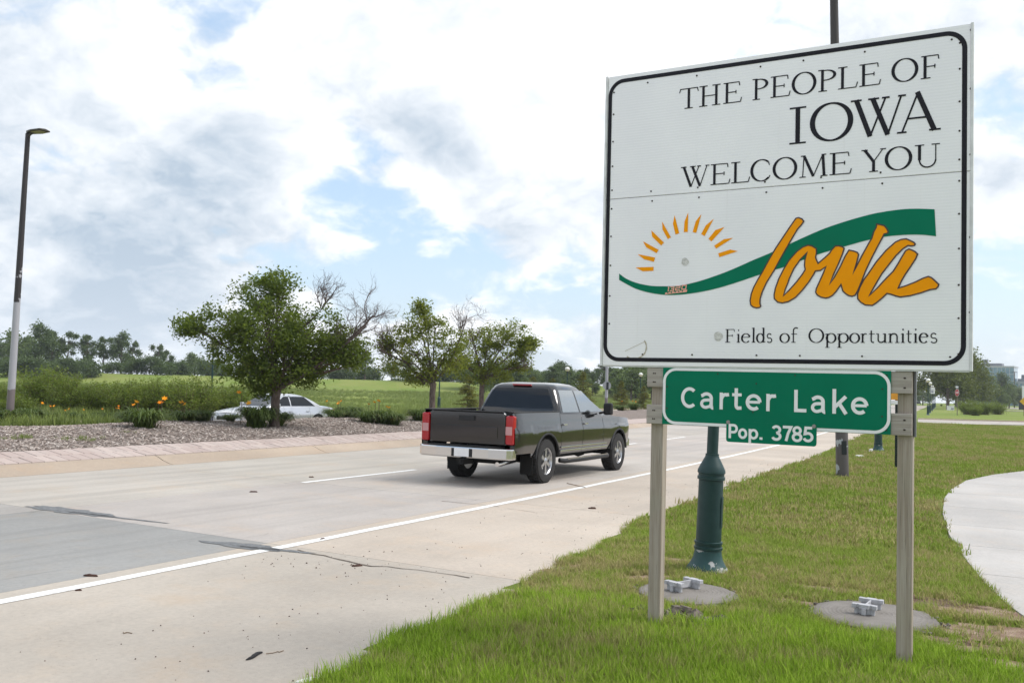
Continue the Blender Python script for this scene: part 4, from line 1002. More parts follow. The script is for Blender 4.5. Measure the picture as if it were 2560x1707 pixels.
# small grit on the shoulder
g = MB(); rr = random.Random(12)
for k in range(380):
    y = 2.5+rr.random()**1.6*22; x = EDGE+.2+rr.random()**.6*(interp(SHOULDER, y)-EDGE-.3)
    if rr.random() < .2: y = 6.7+rr.gauss(0, .35); x = EDGE+.1+abs(rr.gauss(0, 1.1)); x = min(x, interp(SHOULDER, y)-.1)
    s_ = rr.uniform(.003, .008)*(1.6 if rr.random() < .07 else 1); rot = Euler((rr.uniform(0, 3), rr.uniform(0, 3), rr.uniform(0, 3))).to_matrix()
    g.box((x+cx(y), y, ROADZ+base(y)+s_*.35), (s_*1.3, s_, s_*.8), rot)
tag(g.build('road_grit', plain('grit', (.15, .12, .10), .95, var=.6, scale=40, world=True)), 'scattered grit and small stones on the shoulder', 'grit', kind='stuff')

# ------------------------------------------------------------------ far right: signs, building, poles
M_RED = plain('sign_red', (.42, .012, .02), .4)
M_GALV = plain('galvanised', (.22, .21, .19), .55, .4)
q = G(2198, 953.5); e = empty('stop_sign', (q.x, q.y, q.z), -.95); tag(e, 'red stop sign with street name plate beyond the side street', 'stop sign')
MB().box((0, .03, 1.6), (.09, .05, 3.4)).build('post', plain('wood_sign_post', (.20, .17, .13), .8), e)
octa = [(.44*math.cos(rad(22.5+45*k)), .44*math.sin(rad(22.5+45*k))) for k in range(8)]
MB().prism(octa, lambda x, y: (x, .004, 2.62+y), lambda x, y: (x, -.004, 2.62+y)).build('rim', M_WHITE, e)
pl = MB().prism([(x*.93, y*.93) for x, y in octa], lambda x, y: (x, -.004, 2.62+y), lambda x, y: (x, -.008, 2.62+y)).build('plate', M_RED, e)
g = MB(); letters(g, [('S', -.29, -.165, 2.49), ('T', -.135, -.01, 2.49), ('O', .02, .15, 2.49), ('P', .18, .30, 2.49)], SANS, .26, lambda u, v, l: (u, -.009-l, v), .001); g.build('lettering', M_WHITE, pl, fix=False)
sp_ = MB().box((0, -.001, 3.27), (.60, .01, .36)).build('name_plate', plain('dark_blue_plate', (.03, .05, .10), .5), e)
MB().box((0, -.007, 3.27), (.56, .004, .20)).build('name_band', M_WHITE, sp_)
q = G(2183, 946.5); e = empty('yard_sign', (q.x, q.y, q.z), -.1); tag(e, 'small white yard sign on wire legs beside the stop sign', 'yard sign')
bd = MB().box((0, 0, .62), (.98, .012, .66)).build('board', M_WHITE, e)
MB().box((0, -.008, .83), (.72, .004, .05)).build('print_line', plain('grey_print', (.3, .3, .36), .6), bd); MB().box((.25, -.008, .50), (.36, .004, .28)).build('print_block', plain('grey_print', (.3, .3, .36), .6), bd)
for s_ in (-.3, .3): MB().tube([(s_, .01, -.1), (s_, .01, .6)], .008, 5).build('leg', M_GALV, e)
q = G(2141, 944.5); e = empty('speed_sign', (q.x, q.y, q.z), -.05); tag(e, 'white speed limit plate on a dark post among the far globe lamps', 'road sign')
MB().box((0, .03, 1.9), (.07, .05, 4.0)).build('post', M_DARKM, e)
pl = MB().box((0, 0, 3.1), (.72, .01, .92)).build('plate', M_WHITE, e)
g = MB(); letters(g, [('S', -.26, -.16, 3.38), ('P', -.14, -.05, 3.38), ('T', .16, .26, 3.38)], SANS, .11, lambda u, v, l: (u, -.007-l, v), .001); g.box((0, -.007, 3.22), (.40, .002, .09)); g.box((.0, -.007, 2.92), (.36, .002, .30)); g.build('print', plain('grey_print', (.3, .3, .36), .6), pl)
q = G(2352, 955.5); e = empty('diamond_sign', (q.x, q.y, q.z), .05); tag(e, 'yellow diamond warning sign cut by the right edge of the frame', 'road sign')
MB().box((0, .03, 1.1), (.08, .05, 2.4)).build('post', plain('red_brown_post', (.14, .04, .03), .7), e)
MB().prism([(0, .5), (-.5, 0), (0, -.5), (.5, 0)], lambda x, y: (x, .004, 1.85+y), lambda x, y: (x, -.004, 1.85+y)).build('plate', plain('yellow_sign', (.75, .42, .02), .45), e)
q = at_depth(2219, 928, 300); zq = base(q.y); e = empty('orange_diamond_sign', (q.x, q.y, zq), 0); tag(e, 'small orange diamond work sign in front of the far trees', 'road sign')
MB().box((0, .03, 1.6), (.08, .05, 3.6)).build('post', M_GALV, e)
MB().prism([(0, .62), (-.62, 0), (0, -.62), (.62, 0)], lambda x, y: (x, .004, 3.4+y), lambda x, y: (x, -.004, 3.4+y)).build('plate', plain('orange_sign', (.80, .22, .02), .45), e)
q = at_depth(2330, 930, 330); e = empty('utility_pole', (q.x, q.y, base(q.y)), .3); tag(e, 'thin utility pole with a crossarm in front of the far buildings', 'utility pole')
MB().tube([(0, 0, -.3), (0, 0, 6), (0, 0, 11.4)], [.17, .14, .1], 10).build('pole', plain('pole_wood', (.10, .08, .07), .9), e); MB().box((0, 0, 11.2), (1.7, .12, .14)).build('crossarm', plain('pole_wood', (.10, .08, .07), .9), e)
for s_ in (-.7, .7): MB().lathe([(.03, 0), (.05, .05), (.04, .14), (.001, .15)], 8, (s_, 0, 11.27)).build('insulator', M_GALV, e)
q = at_depth(2356, 940, 262); zq = base(q.y); e = empty('pylon_sign', (q.x, q.y, zq), YAW-.62); tag(e, 'white and blue roadside pylon sign on a dark base at the right edge', 'sign')
MB().box((.6, 0, .9), (4.2, .8, 1.8)).build('base', plain('dark_base', (.035, .033, .035), .7), e, bevel=.03)
pn = MB().box((.9, 0, 3.9), (3.4, .5, 4.0)).build('panel', M_WHITE, e, bevel=.03)
MB().box((1.3, -.26, 5.35), (2.4, .02, .45)).build('blue_band', plain('sign_blue', (.02, .08, .35), .4), pn); MB().box((1.1, -.26, 4.3), (1.6, .02, 1.0)).build('green_picture', plain('sign_green', (.03, .16, .06), .5), pn); MB().box((.6, -.26, 3.0), (.7, .02, 1.2)).build('pink_print', plain('sign_pink', (.50, .18, .25), .5), pn)
MB().box((.9, -.24, 2.05), (2.9, .06, .32)).build('blue_foot', plain('sign_navy', (.015, .03, .16), .4), e)
# buildings on the skyline
def m_glass(n):
    v = opos(n); x, y, z = n.sep(v); a = n.noise(v, .35, 3)
    c = n.mix(n.step(a, .35, .65), (.10, .20, .27), (.17, .29, .36))
    return P(n, c, .12, .0, spec=.9)
M_BGL = mat('curtain_glass', m_glass)
M_BCON = plain('pale_cladding', (.42, .43, .45), .7)
def tower(px, py, dist, W_, D_, H_, rz, label, glass=True, bays=10, floors=6):
    q = at_depth(px, py, dist); zb = base(min(q.y, 480))-1.0
    e = empty('office_building', (q.x, q.y, zb), rz); tag(e, label, 'building')
    MB().box((0, 0, H_/2), (W_, D_, H_)).build('glass_wall' if glass else 'wall', M_BGL if glass else M_BCON, e)
    for k in range(floors+1):
        if glass: MB().box((0, -D_/2-.05, k*H_/floors-.12+.12), (W_+.2, .12, .22)).build('floor_band', M_BCON, e)
    for k in range(bays+1): MB().box((-W_/2+k*W_/bays, -D_/2-.06, H_/2), (.16, .14, H_)).build('mullion', M_BCON, e)
    if not glass:
        for f in range(floors):
            for k in range(bays): MB().box((-W_/2+(k+.5)*W_/bays, -D_/2-.02, (f+.55)*H_/floors), (W_/bays*.55, .1, H_/floors*.5)).build('window', M_BGL, e)
    r = MB().box((0, 0, H_+.35), (W_+.4, D_+.4, .7)).build('roof', M_BCON, e)
    MB().box((-W_*.12, 0, H_+1.3), (W_*.62, D_*.5, 1.4)).build('plant_room', plain('roof_plant', (.20, .21, .23), .7), r); MB().box((-W_*.25, 0, H_+2.9), (W_*.14, D_*.2, 2.0)).build('roof_unit', plain('roof_plant', (.20, .21, .23), .7), r)
tower(2286, 870, 500, 17.5, 14, 19.0, -.10, 'blue glass office block on the skyline right of the sign')
tower(2366, 880, 505, 11, 12, 12.0, -.15, 'pale grey office block on the skyline at the right edge', False, 6, 5)
# ------------------------------------------------------------------ vehicles
def m_paint(name, c, metal=.55, rough=.28): return mat(name, lambda n: P(n, n.mix(n.math('MULTIPLY', n.noise(opos(n), 3, 3), .25), c, tuple(x*.8 for x in c)), rough, metal, coat=1.0))
M_CGLASS = mat('car_glass', lambda n: P(n, (.008, .011, .015), .03, 0, spec=.5))
M_SGLASS = mat('side_glass', lambda n: P(n, (.34, .37, .39), .05, .75, spec=.9))
M_CHROME = mat('chrome', lambda n: P(n, (.72, .71, .70), .16, 1.0, n.noise(opos(n), 18, 2), .05, .002))
M_TYRE = plain('tyre_rubber', (.022, .021, .021), .85, var=.3, scale=30, bump=.3)
M_RIM = mat('alloy_rim', lambda n: P(n, (.46, .46, .47), .28, .95))
M_TRIMB = plain('black_trim', (.012, .012, .013), .55)
M_UNDER = plain('underbody', (.010, .010, .010), .9)
M_TAILR = mat('tail_lamp_red', lambda n: P(n, (.36, .009, .013), .15, 0, coat=.5))
M_TAILW = mat('tail_lamp_clear', lambda n: P(n, (.50, .26, .26), .15, 0, coat=.5))
M_HEADL = mat('head_lamp', lambda n: P(n, (.72, .74, .76), .08, .2, coat=1.0))
def lerp_tab(tab, x):
    if x <= tab[0][0]: return tab[0][1]
    for (a, u), (b, v) in zip(tab, tab[1:]):
        if x <= b: return u+(v-u)*(x-a)/(b-a)
    return tab[-1][1]
def wheel_meshes(r, w_, spokes, key):
    t = MB().lathe([(r*.62, -w_/2), (r*.80, -w_*.52), (r*.95, -w_*.48), (r, -w_*.36), (r, w_*.36), (r*.95, w_*.48), (r*.80, w_*.52), (r*.62, w_/2), (r*.58, 0), (r*.62, -w_/2)], 40, caps=False)
    n = 40
    for k in range(n):                         # tread blocks
        a = 2*math.pi*k/n; rot = Matrix.Rotation(a, 3, 'Z')
        for zz, dz_ in ((-w_*.22, .0), (w_*.22, .5)):
            a2 = a+dz_*2*math.pi/n; rot = Matrix.Rotation(a2, 3, 'Z'); t.box(rot @ Vector((r+.004, 0, zz)), (.018, 2*math.pi*r/n*.62, w_*.36), rot)
    tm = t.mesh('tyre', M_TYRE, True)
    g = MB(); g.lathe([(r*.60, -w_*.42), (r*.63, -w_*.46), (r*.63, w_*.46), (r*.60, w_*.44), (r*.56, w_*.36), (r*.52, -.02), (r*.30, -.03), (r*.001, -.03)], 36)
    for k in range(spokes):
        a = 2*math.pi*k/spokes; rot = Matrix.Rotation(a, 3, 'Z'); g.box(rot @ Vector((r*.34, 0, w_*.32)), (r*.50, r*.15, .045), rot)
    g.lathe([(r*.16, 0), (r*.16, w_*.40), (r*.10, w_*.45), (.001, w_*.45)], 16)
    return tm, g.mesh('rim', M_RIM, True)
def add_wheels(e, r, w_, xw, ys_, spokes):
    tm, rm = wheel_meshes(r, w_, spokes, '')
    for y in ys_:
        for s_ in (-1, 1):
            o = link('wheel', tm, e); o.location = (s_*xw, y, r); o.rotation_euler = (0, s_*math.pi/2, 0)
            link('rim', rm, o)
def side_grid(y0, y1, s_, zb, zt, sx, plan, n, m=12, inset=0.0):
    rows = []
    for i in range(n+1):
        y = y0+(y1-y0)*i/n; b = zb(y); t = zt(y); row = []
        for j in range(m+1):
            z = b+(t-b)*j/m; row.append((s_*(sx(z)*plan(y)-inset), y, z))
        row.append((s_*(sx(t)*plan(y)-.10), y, t+.004)); rows.append(row)
    return rows
def pickup(loc, rz, label, paint, rx=0.0):
    e = empty('pickup_truck', loc, rz, rx); tag(e, label, 'pickup truck')
    R_ = .415; yr, yf = -1.62, 2.13
    sx = lambda z: lerp_tab([(.45, .955), (.56, .985), (.62, 1.0), (.80, 1.012), (.98, 1.015), (1.03, 1.012), (1.06, .990), (1.20, .972), (1.34, .945)], z)
    plan = lambda y: 1-.07*max(0, (y-1.9)/1.05)**2-.02*max(0, (-y-2.6)/.35)**2
    def arch(y, yw): d = .52**2-(y-yw)**2; return .415+math.sqrt(d) if d > 0 else 0
    zb = lambda y: max(.52 if -2.3 < y < 2.5 else .60, arch(y, yr), arch(y, yf))
    zt = lambda y: lerp_tab([(-2.95, 1.345), (-1.0, 1.345), (-.98, 1.30), (1.25, 1.27), (1.6, 1.25), (2.85, 1.17)], y)
    for s_ in (-1, 1):
        for y0, y1, nm, n in ((-2.95, -1.0, 'bed_side', 40), (-.985, .045, 'door', 10), (.06, 1.175, 'door', 10), (1.19, 2.86, 'fender', 36)):
            o = MB().grid(side_grid(y0, y1, s_, zb, zt, sx, plan, n)).build(nm, paint, e, smooth=True)
            if nm == 'door':
                MB().box((s_*1.012, y0+.14, 1.10), (.035, .16, .028)).build('door_handle', M_CHROME, o, bevel=.006)
        for yw in (yr, yf):                    # wheel-arch lips
            pts = [(s_*1.008*plan(yw+.52*math.cos(a)), yw+.525*math.cos(a), .415+.525*math.sin(a)) for a in np.linspace(.15, math.pi-.15, 18)]
            MB().tube(pts, .022, 6).build('arch_trim', M_TRIMB, e)
        MB().box((s_*1.005, .18, .585), (.03, 2.45, .035)).build('chrome_strip', M_CHROME, e, bevel=.005)
        MB().box((s_*1.02, .15, .655), (.02, 2.35, .03)).build('chrome_strip', M_CHROME, e, bevel=.005)
        rb = MB().tube([(s_*.98, -1.02, .40), (s_*1.05, -.92, .385), (s_*1.06, .1, .38), (s_*1.05, 1.32, .385), (s_*.98, 1.42, .40)], .048, 10).build('running_board', M_TRIMB, e, smooth=True)
        MB().box((s_*1.065, .2, .425), (.05, 2.1, .012)).build('step_plate', M_CHROME, rb)
        mi = MB().box((s_*1.17, 1.02, 1.40), (.20, .13, .26)).build('side_mirror', M_TRIMB, e, bevel=.04)
        MB().tube([(s_*.95, 1.05, 1.30), (s_*1.12, 1.03, 1.34)], .025, 6).build('mirror_arm', M_TRIMB, mi)
    # core so that nothing is see-through, bed and hood
    MB().box((0, -.0, .70), (1.72, 3.3, .36)).build('floor_pan', M_UNDER, e)
    MB().box((0, 0, .50), (1.1, 5.3, .22)).build('chassis', M_UNDER, e)
    for yw in (yr, yf): MB().tube([(-.85, yw, .415), (.85, yw, .415)], .06, 8).lathe([(.001, .25), (.14, .30), (.16, .415), (.14, .53), (.001, .58)], 12, (0, yw, 0)).build('axle', M_UNDER, e)
    MB().box((0, 1.9, .95), (1.45, 1.8, .38)).build('engine_bay', M_UNDER, e)
    g = MB(); g.box((0, -1.97, .90), (1.7, 1.9, .04)); g.box((.84, -1.97, 1.10), (.03, 1.92, .42)); g.box((-.84, -1.97, 1.10), (.03, 1.92, .42)); g.box((0, -1.02, 1.10), (1.7, .03, .42)); g.build('bed_liner', M_TRIMB, e)
    for s_ in (-1, 1): MB().box((s_*.895, -1.97, 1.35), (.11, 1.94, .025)).build('bed_rail', M_TRIMB, e, bevel=.008)
    rows = []
    for i in range(13):
        y = 1.25+(2.86-1.25)*i/12; t = zt(y); hw = (sx(t)*plan(y)-.09)
        rows.append([(hw*k, y, t+.004+.075*(1-abs(k)**2.2)*(1-.35*i/12)-.02*(abs(k) > .99)) for k in np.linspace(-1, 1, 15)])
    MB().grid(rows).build('hood', paint, e, smooth=True)
    # cab: belt line to roof
    def ring_(z, hw, ya, yb, r, n=6):
        pts = []
        for cx_, cy_, a in ((hw-r, yb-r, 0), (-hw+r, yb-r, 90), (-hw+r, ya+r, 180), (hw-r, ya+r, 270)):
            pts += [(cx_+r*math.cos(rad(a+90*k/n)), cy_+r*math.sin(rad(a+90*k/n)), z) for k in range(n+1)]
        return pts
    zlev = [(1.27, .935, -.98, 1.50, .12), (1.33, .925, -.975, 1.42, .12), (1.55, .835, -.92, .98, .14), (1.74, .755, -.86, .60, .16), (1.84, .70, -.80, .44, .18), (1.89, .62, -.70, .32, .20), (1.918, .45, -.50, .15, .22)]
    rows = [ring_(*q) for q in zlev]; g = MB(); g.grid(rows, close=True); g.f.append(tuple(range(len(g.v)-len(rows[0]), len(g.v)))); g.build('cab_roof', paint, e, smooth=True)
    def lev(z):
        zz = [q[0] for q in zlev]; return [np.interp(z, zz, [q[i] for q in zlev]) for i in range(1, 5)]
    for s_ in (-1, 1):                         # side glass
        for (yb0, yb1, yt0, yt1) in ((-.80, .00, -.66, .02), (.075, 1.20, .085, .50)):
            rows = []
            for j in range(7):
                z = 1.335+(1.775-1.335)*j/6; hw = lev(z)[0]+.006; a = yb0+(yt0-yb0)*j/6; b = yb1+(yt1-yb1)*(j/6)**.95
                rows.append([(s_*hw, a+(b-a)*k/4, z) for k in range(5)])
            MB().grid(rows).build('side_window', M_SGLASS, e, smooth=True)
    rows = []
    for j in range(7):
        z = 1.40+(1.80-1.40)*j/6; hw, ya, yb, r = lev(z); rows.append([((hw-r*.75)*k, ya-.006, z) for k in np.linspace(-1, 1, 9)])
    MB().grid(rows).build('rear_window', M_CGLASS, e, smooth=True)
    rows = []
    for j in range(7):
        z = 1.31+(1.79-1.31)*j/6; hw, ya, yb, r = lev(z); rows.append([((hw-r*.6)*k, yb+.006, z) for k in np.linspace(-1, 1, 9)])
    MB().grid(rows).build('windshield', M_CGLASS, e, smooth=True)
    MB().box((0, -.80, 1.862), (.42, .05, .03)).build('brake_lamp', M_TAILR, e, bevel=.006)
    # tail
    tg = MB().prism([(-.80, .76), (.80, .76), (.80, 1.30), (.76, 1.345), (-.76, 1.345), (-.80, 1.30)], lambda x, z: (x, -2.90, z), lambda x, z: (x, -2.975, z)).build('tailgate', paint, e, bevel=.018)
    MB().box((0, -2.985, 1.22), (.34, .03, .09)).build('tailgate_handle', M_TRIMB, tg, bevel=.01)
    MB().box((0, -2.98, .98), (1.30, .012, .20)).build('tailgate_panel', paint, tg, bevel=.008)
    MB().box((0, -2.955, 1.352), (1.5, .10, .022)).build('tailgate_cap', M_TRIMB, tg, bevel=.006)
    for s_ in (-1, 1):
        tl = MB().box((s_*.895, -2.93, 1.03), (.165, .13, .52)).build('tail_light', M_TAILR, e, bevel=.03)
        MB().box((s_*.885, -2.995, 1.02), (.13, .012, .15)).build('reverse_lamp', M_TAILW, tl, bevel=.005)
        MB().box((s_*.93, -2.87, .69), (.12, .12, .17)).build('bed_corner', paint, e, bevel=.02)
    bp = [(-.985, -2.86), (-.985, -3.02), (-.90, -3.09), (-.55, -3.13), (.55, -3.13), (.90, -3.09), (.985, -3.02), (.985, -2.86)]
    bm_ = MB().prism(bp, lambda x, y: (x, y, .50), lambda x, y: (x, y, .70)).build('rear_bumper', M_CHROME, e, bevel=.025)
    MB().box((0, -3.0, .715), (1.5, .22, .03)).build('bumper_step', M_TRIMB, bm_, bevel=.006)
    MB().box((0, -3.128, .595), (.44, .02, .15)).build('plate_recess', M_TRIMB, bm_, bevel=.006); MB().box((0, -3.14, .60), (.31, .008, .15)).build('number_plate', M_WHITE, bm_)
    MB().box((0, -2.98, .43), (.10, .40, .10)).tube([(0, -3.15, .44), (0, -3.25, .46), (0, -3.25, .50)], .03, 8).build('tow_hitch', M_UNDER, e)
    MB().tube([(.62, -2.2, .44), (.66, -2.8, .42), (.66, -2.98, .41)], .045, 10).build('exhaust', M_CHROME, e, smooth=True)
    MB().box((-.80, -2.10, .36), (.26, .015, .36)).build('mud_flap', M_UNDER, e); MB().box((.80, -2.10, .36), (.26, .015, .36)).build('mud_flap', M_UNDER, e)
    # front
    MB().box((0, 2.86, .92), (1.80, .10, .46)).build('front_fascia', paint, e, bevel=.03); MB().box((0, 2.915, .95), (1.10, .03, .34)).build('grille', M_TRIMB, e, bevel=.01)
    MB().box((0, 2.90, .60), (1.86, .20, .22)).build('front_bumper', M_CHROME, e, bevel=.03)
    for s_ in (-1, 1): MB().box((s_*.76, 2.89, 1.0), (.30, .08, .26)).build('headlight', M_HEADL, e, bevel=.02)
    add_wheels(e, R_, .29, .86, (yr, yf), 6)
    return e
def sedan(loc, rz, label, paint, rx=0.0):
    e = empty('sedan_car', loc, rz, rx); tag(e, label, 'car')
    R_ = .315; yr, yf = -1.38, 1.37
    sx = lambda z: lerp_tab([(.20, .83), (.32, .88), (.50, .905), (.66, .91), (.72, .895), (.95, .84)], z)
    plan = lambda y: 1-.13*max(0, (abs(y)-1.6)/.8)**2
    def arch(y, yw): d = .375**2-(y-yw)**2; return .315+math.sqrt(d) if d > 0 else 0
    zb = lambda y: max(.21, arch(y, yr), arch(y, yf))
    zt = lambda y: lerp_tab([(-2.38, .86), (-2.2, .92), (-1.5, .95), (0, .93), (.9, .92), (1.5, .84), (2.1, .74), (2.38, .66)], y)
    for s_ in (-1, 1):
        for y0, y1, nm, n in ((-2.38, -.96, 'quarter_panel', 34), (-.95, -.03, 'door', 12), (-.02, .97, 'door', 12), (.98, 2.38, 'fender', 34)):
            o = MB().grid(side_grid(y0, y1, s_, zb, zt, sx, plan, n, 10)).build(nm, paint, e, smooth=True)
            if nm == 'door': MB().box((s_*.905, y0+.12, .78), (.03, .15, .025)).build('door_handle', paint, o, bevel=.005)
        MB().box((s_*.98, .78, 1.0), (.16, .10, .13)).build('side_mirror', paint, e, bevel=.03)
        MB().box((s_*.70, 2.30, .62), (.30, .12, .13)).build('headlight', M_HEADL, e, bevel=.02)
        MB().box((s_*.70, -2.33, .78), (.30, .12, .13)).build('tail_light', M_TAILR, e, bevel=.02)
    MB().box((0, 0, .42), (1.4, 4.2, .42)).build('floor_pan', M_UNDER, e)
    for ya, yb, nm in ((.85, 2.36, 'hood'), (-2.36, -1.55, 'boot_lid')):
        rows = []
        for i in range(11):
            y = ya+(yb-ya)*i/10; t = zt(y); hw = sx(t)*plan(y)-.09; rows.append([(hw*k, y, t+.004+.05*(1-abs(k)**2.2)) for k in np.linspace(-1, 1, 11)])
        MB().grid(rows).build(nm, paint, e, smooth=True)
    for s_, nm in ((1, 'front_bumper'), (-1, 'rear_bumper')):
        rows = []
        for z in (.20, .30, .45, .60, .70 if s_ > 0 else .86):
            rows.append([(k*.78, s_*(2.40+(.04 if .25 < z < .62 else 0)-.14*abs(k)**3), z) for k in np.linspace(-1, 1, 11)])
        MB().grid(rows).build(nm, paint, e, smooth=True)
    MB().box((0, 2.44, .52), (.8, .03, .14)).build('grille', M_TRIMB, e, bevel=.01)
    def ring_(z, hw, ya, yb, r, n=6):
        pts = []
        for cx_, cy_, a in ((hw-r, yb-r, 0), (-hw+r, yb-r, 90), (-hw+r, ya+r, 180), (hw-r, ya+r, 270)): pts += [(cx_+r*math.cos(rad(a+90*k/n)), cy_+r*math.sin(rad(a+90*k/n)), z) for k in range(n+1)]
        return pts
    zlev = [(.91, .80, -1.80, 1.18, .15), (.97, .79, -1.70, 1.08, .15), (1.15, .72, -1.36, .70, .16), (1.30, .64, -1.02, .40, .18), (1.37, .58, -.82, .26, .20), (1.41, .48, -.62, .10, .20), (1.43, .30, -.40, -.05, .15)]
    rows = [ring_(*q) for q in zlev]; g = MB(); g.grid(rows, close=True); g.f.append(tuple(range(len(g.v)-len(rows[0]), len(g.v)))); g.build('cab_roof', paint, e, smooth=True)
    def lev(z): zz = [q[0] for q in zlev]; return [np.interp(z, zz, [q[i] for q in zlev]) for i in range(1, 5)]
    for s_ in (-1, 1):
        for (yb0, yb1, yt0, yt1) in ((-1.30, -.06, -.82, -.06), (-.01, .93, -.01, .22)):
            rows = []
            for j in range(6):
                z = .975+(1.33-.975)*j/5; hw = lev(z)[0]+.006; a = yb0+(yt0-yb0)*j/5; b = yb1+(yt1-yb1)*j/5; rows.append([(s_*hw, a+(b-a)*k/4, z) for k in range(5)])
            MB().grid(rows).build('side_window', M_CGLASS, e, smooth=True)
    for idx, s_, nm in ((2, 1, 'windshield'), (1, -1, 'rear_window')):
        rows = []
        for j in range(7):
            z = .965+(1.36-.965)*j/6; q = lev(z); rows.append([((q[0]-q[3]*.65)*k, q[idx]+s_*.006, z) for k in np.linspace(-1, 1, 9)])
        MB().grid(rows).build(nm, M_CGLASS, e, smooth=True)
    add_wheels(e, R_, .20, .80, (yr, yf), 10)
    return e
PT = (.105, .105, .105)
q0 = G(1237, 1112, ROADZ); q1 = G(1417, 1080, ROADZ)
th = math.atan2(-(q1.x-q0.x), q1.y-q0.y)
ct, st2 = math.cos(th), math.sin(th)
# outer face of the rear right tyre stands at q0
lx, ly = .94, -1.84
TX, TY = q0.x-(lx*ct-ly*st2), q0.y-(lx*st2+ly*ct)
pickup((TX, TY, ROADZ+base(TY)), th, 'dark grey crew cab pickup with chrome bumper driving away in the near lane', m_paint('graphite_paint', (.014, .014, .015), .30, .14), -SL).scale = (.95, .95, .95)
q = at_depth(632, 950, 36.5); sedan((q.x, q.y, -.27+base(q.y)), math.pi-math.atan(.05), 'silver sedan on the far roadway, behind the big median tree trunk', m_paint('silver_paint', (.56, .57, .60), .5, .25), SL)
q = G(2321, 930.5); pickup((q.x, q.y, q.z+.06), -1.35, 'black pickup far off in front of the hedge at the right edge', m_paint('black_paint', (.010, .010, .012), .3, .2))
q = G(2113, 928); sedan((q.x-.6, q.y, base(q.y)+ROADZ), .12, 'dark car far down the road, beside the right sign post', m_paint('dark_blue_paint', (.012, .016, .03), .4, .22))
# ------------------------------------------------------------------ vegetation
def quads(name, V, material):
    V = np.asarray(V, np.float32); n = len(V); me = bpy.data.meshes.new(name)
    me.vertices.add(4*n); me.vertices.foreach_set('co', V.reshape(-1)); me.loops.add(4*n); me.loops.foreach_set('vertex_index', np.arange(4*n, dtype=np.int32))
    me.polygons.add(n); me.polygons.foreach_set('loop_start', np.arange(0, 4*n, 4, dtype=np.int32)); me.update(calc_edges=True); me.materials.append(material); return me
def leaves(C, size, aspect=.5, up=.35, jit=.35, r=rng, droop=0.0):
    """leaf-shaped quads at the centres C"""
    C = np.asarray(C, float); n = len(C)
    d = r.normal(size=(n, 3)); d[:, 2] = d[:, 2]*.6-droop; d /= np.linalg.norm(d, axis=1)[:, None]
    nn = r.normal(size=(n, 3)); nn[:, 2] += up*3; s = np.cross(d, nn); s /= np.linalg.norm(s, axis=1)[:, None]+1e-9
    L = size*(1+jit*r.uniform(-1, 1, size=(n, 1))); W = L*aspect
    nr = np.cross(s, d)
    return np.stack([C-d*L*.5, C+s*W*.5+nr*L*.06, C+d*L*.5, C-s*W*.5+nr*L*.06], axis=1)
M_BARKT = mat('tree_bark', lambda n: (lambda a: P(n, n.mix(n.step(a, .3, .7), (.075, .052, .042), (.185, .145, .122)), .95, 0, a, .9, .02))(n.noise(n.mapping(opos(n), (9, 9, 2.2)), 2.2, 6, .65)))
M_BARKD = plain('dead_twig_bark', (.12, .092, .080), .95, var=.3, scale=10)
M_LF1 = m_leaf('median_tree_leaf', (.058, .092, .016), (.175, .225, .040), (.24, .23, .06), .48, 1.1)
M_LF2 = m_leaf('median_tree_leaf_yellowing', (.080, .112, .020), (.235, .265, .050), (.34, .29, .07), .50, 1.3)
def bez(a, b, c, n=7): return [a*(1-t)**2+b*2*t*(1-t)+c*t*t for t in np.linspace(0, 1, n)]
def twigs(g, p0, d, L, r, depth, rr):
    """bare branch that forks"""
    pts = [Vector(p0)]; dd = Vector(d).normalized()
    for k in range(5):
        dd = (dd+Vector((rr.gauss(0, .17), rr.gauss(0, .17), rr.gauss(.04, .15)))).normalized(); pts.append(pts[-1]+dd*L/5)
    g.tube(pts, [r*(1-.13*k) for k in range(6)], 5 if r > .01 else 3, caps=False)
    if depth:
        for k in range(rr.choice((3, 4, 5))):
            i = rr.randint(1, 5); nd = (dd+Vector((rr.gauss(0, .75), rr.gauss(0, .75), rr.gauss(.1, .5)))).normalized()
            twigs(g, pts[i], nd, L*rr.uniform(.5, .72), r*.55, depth-1, rr)
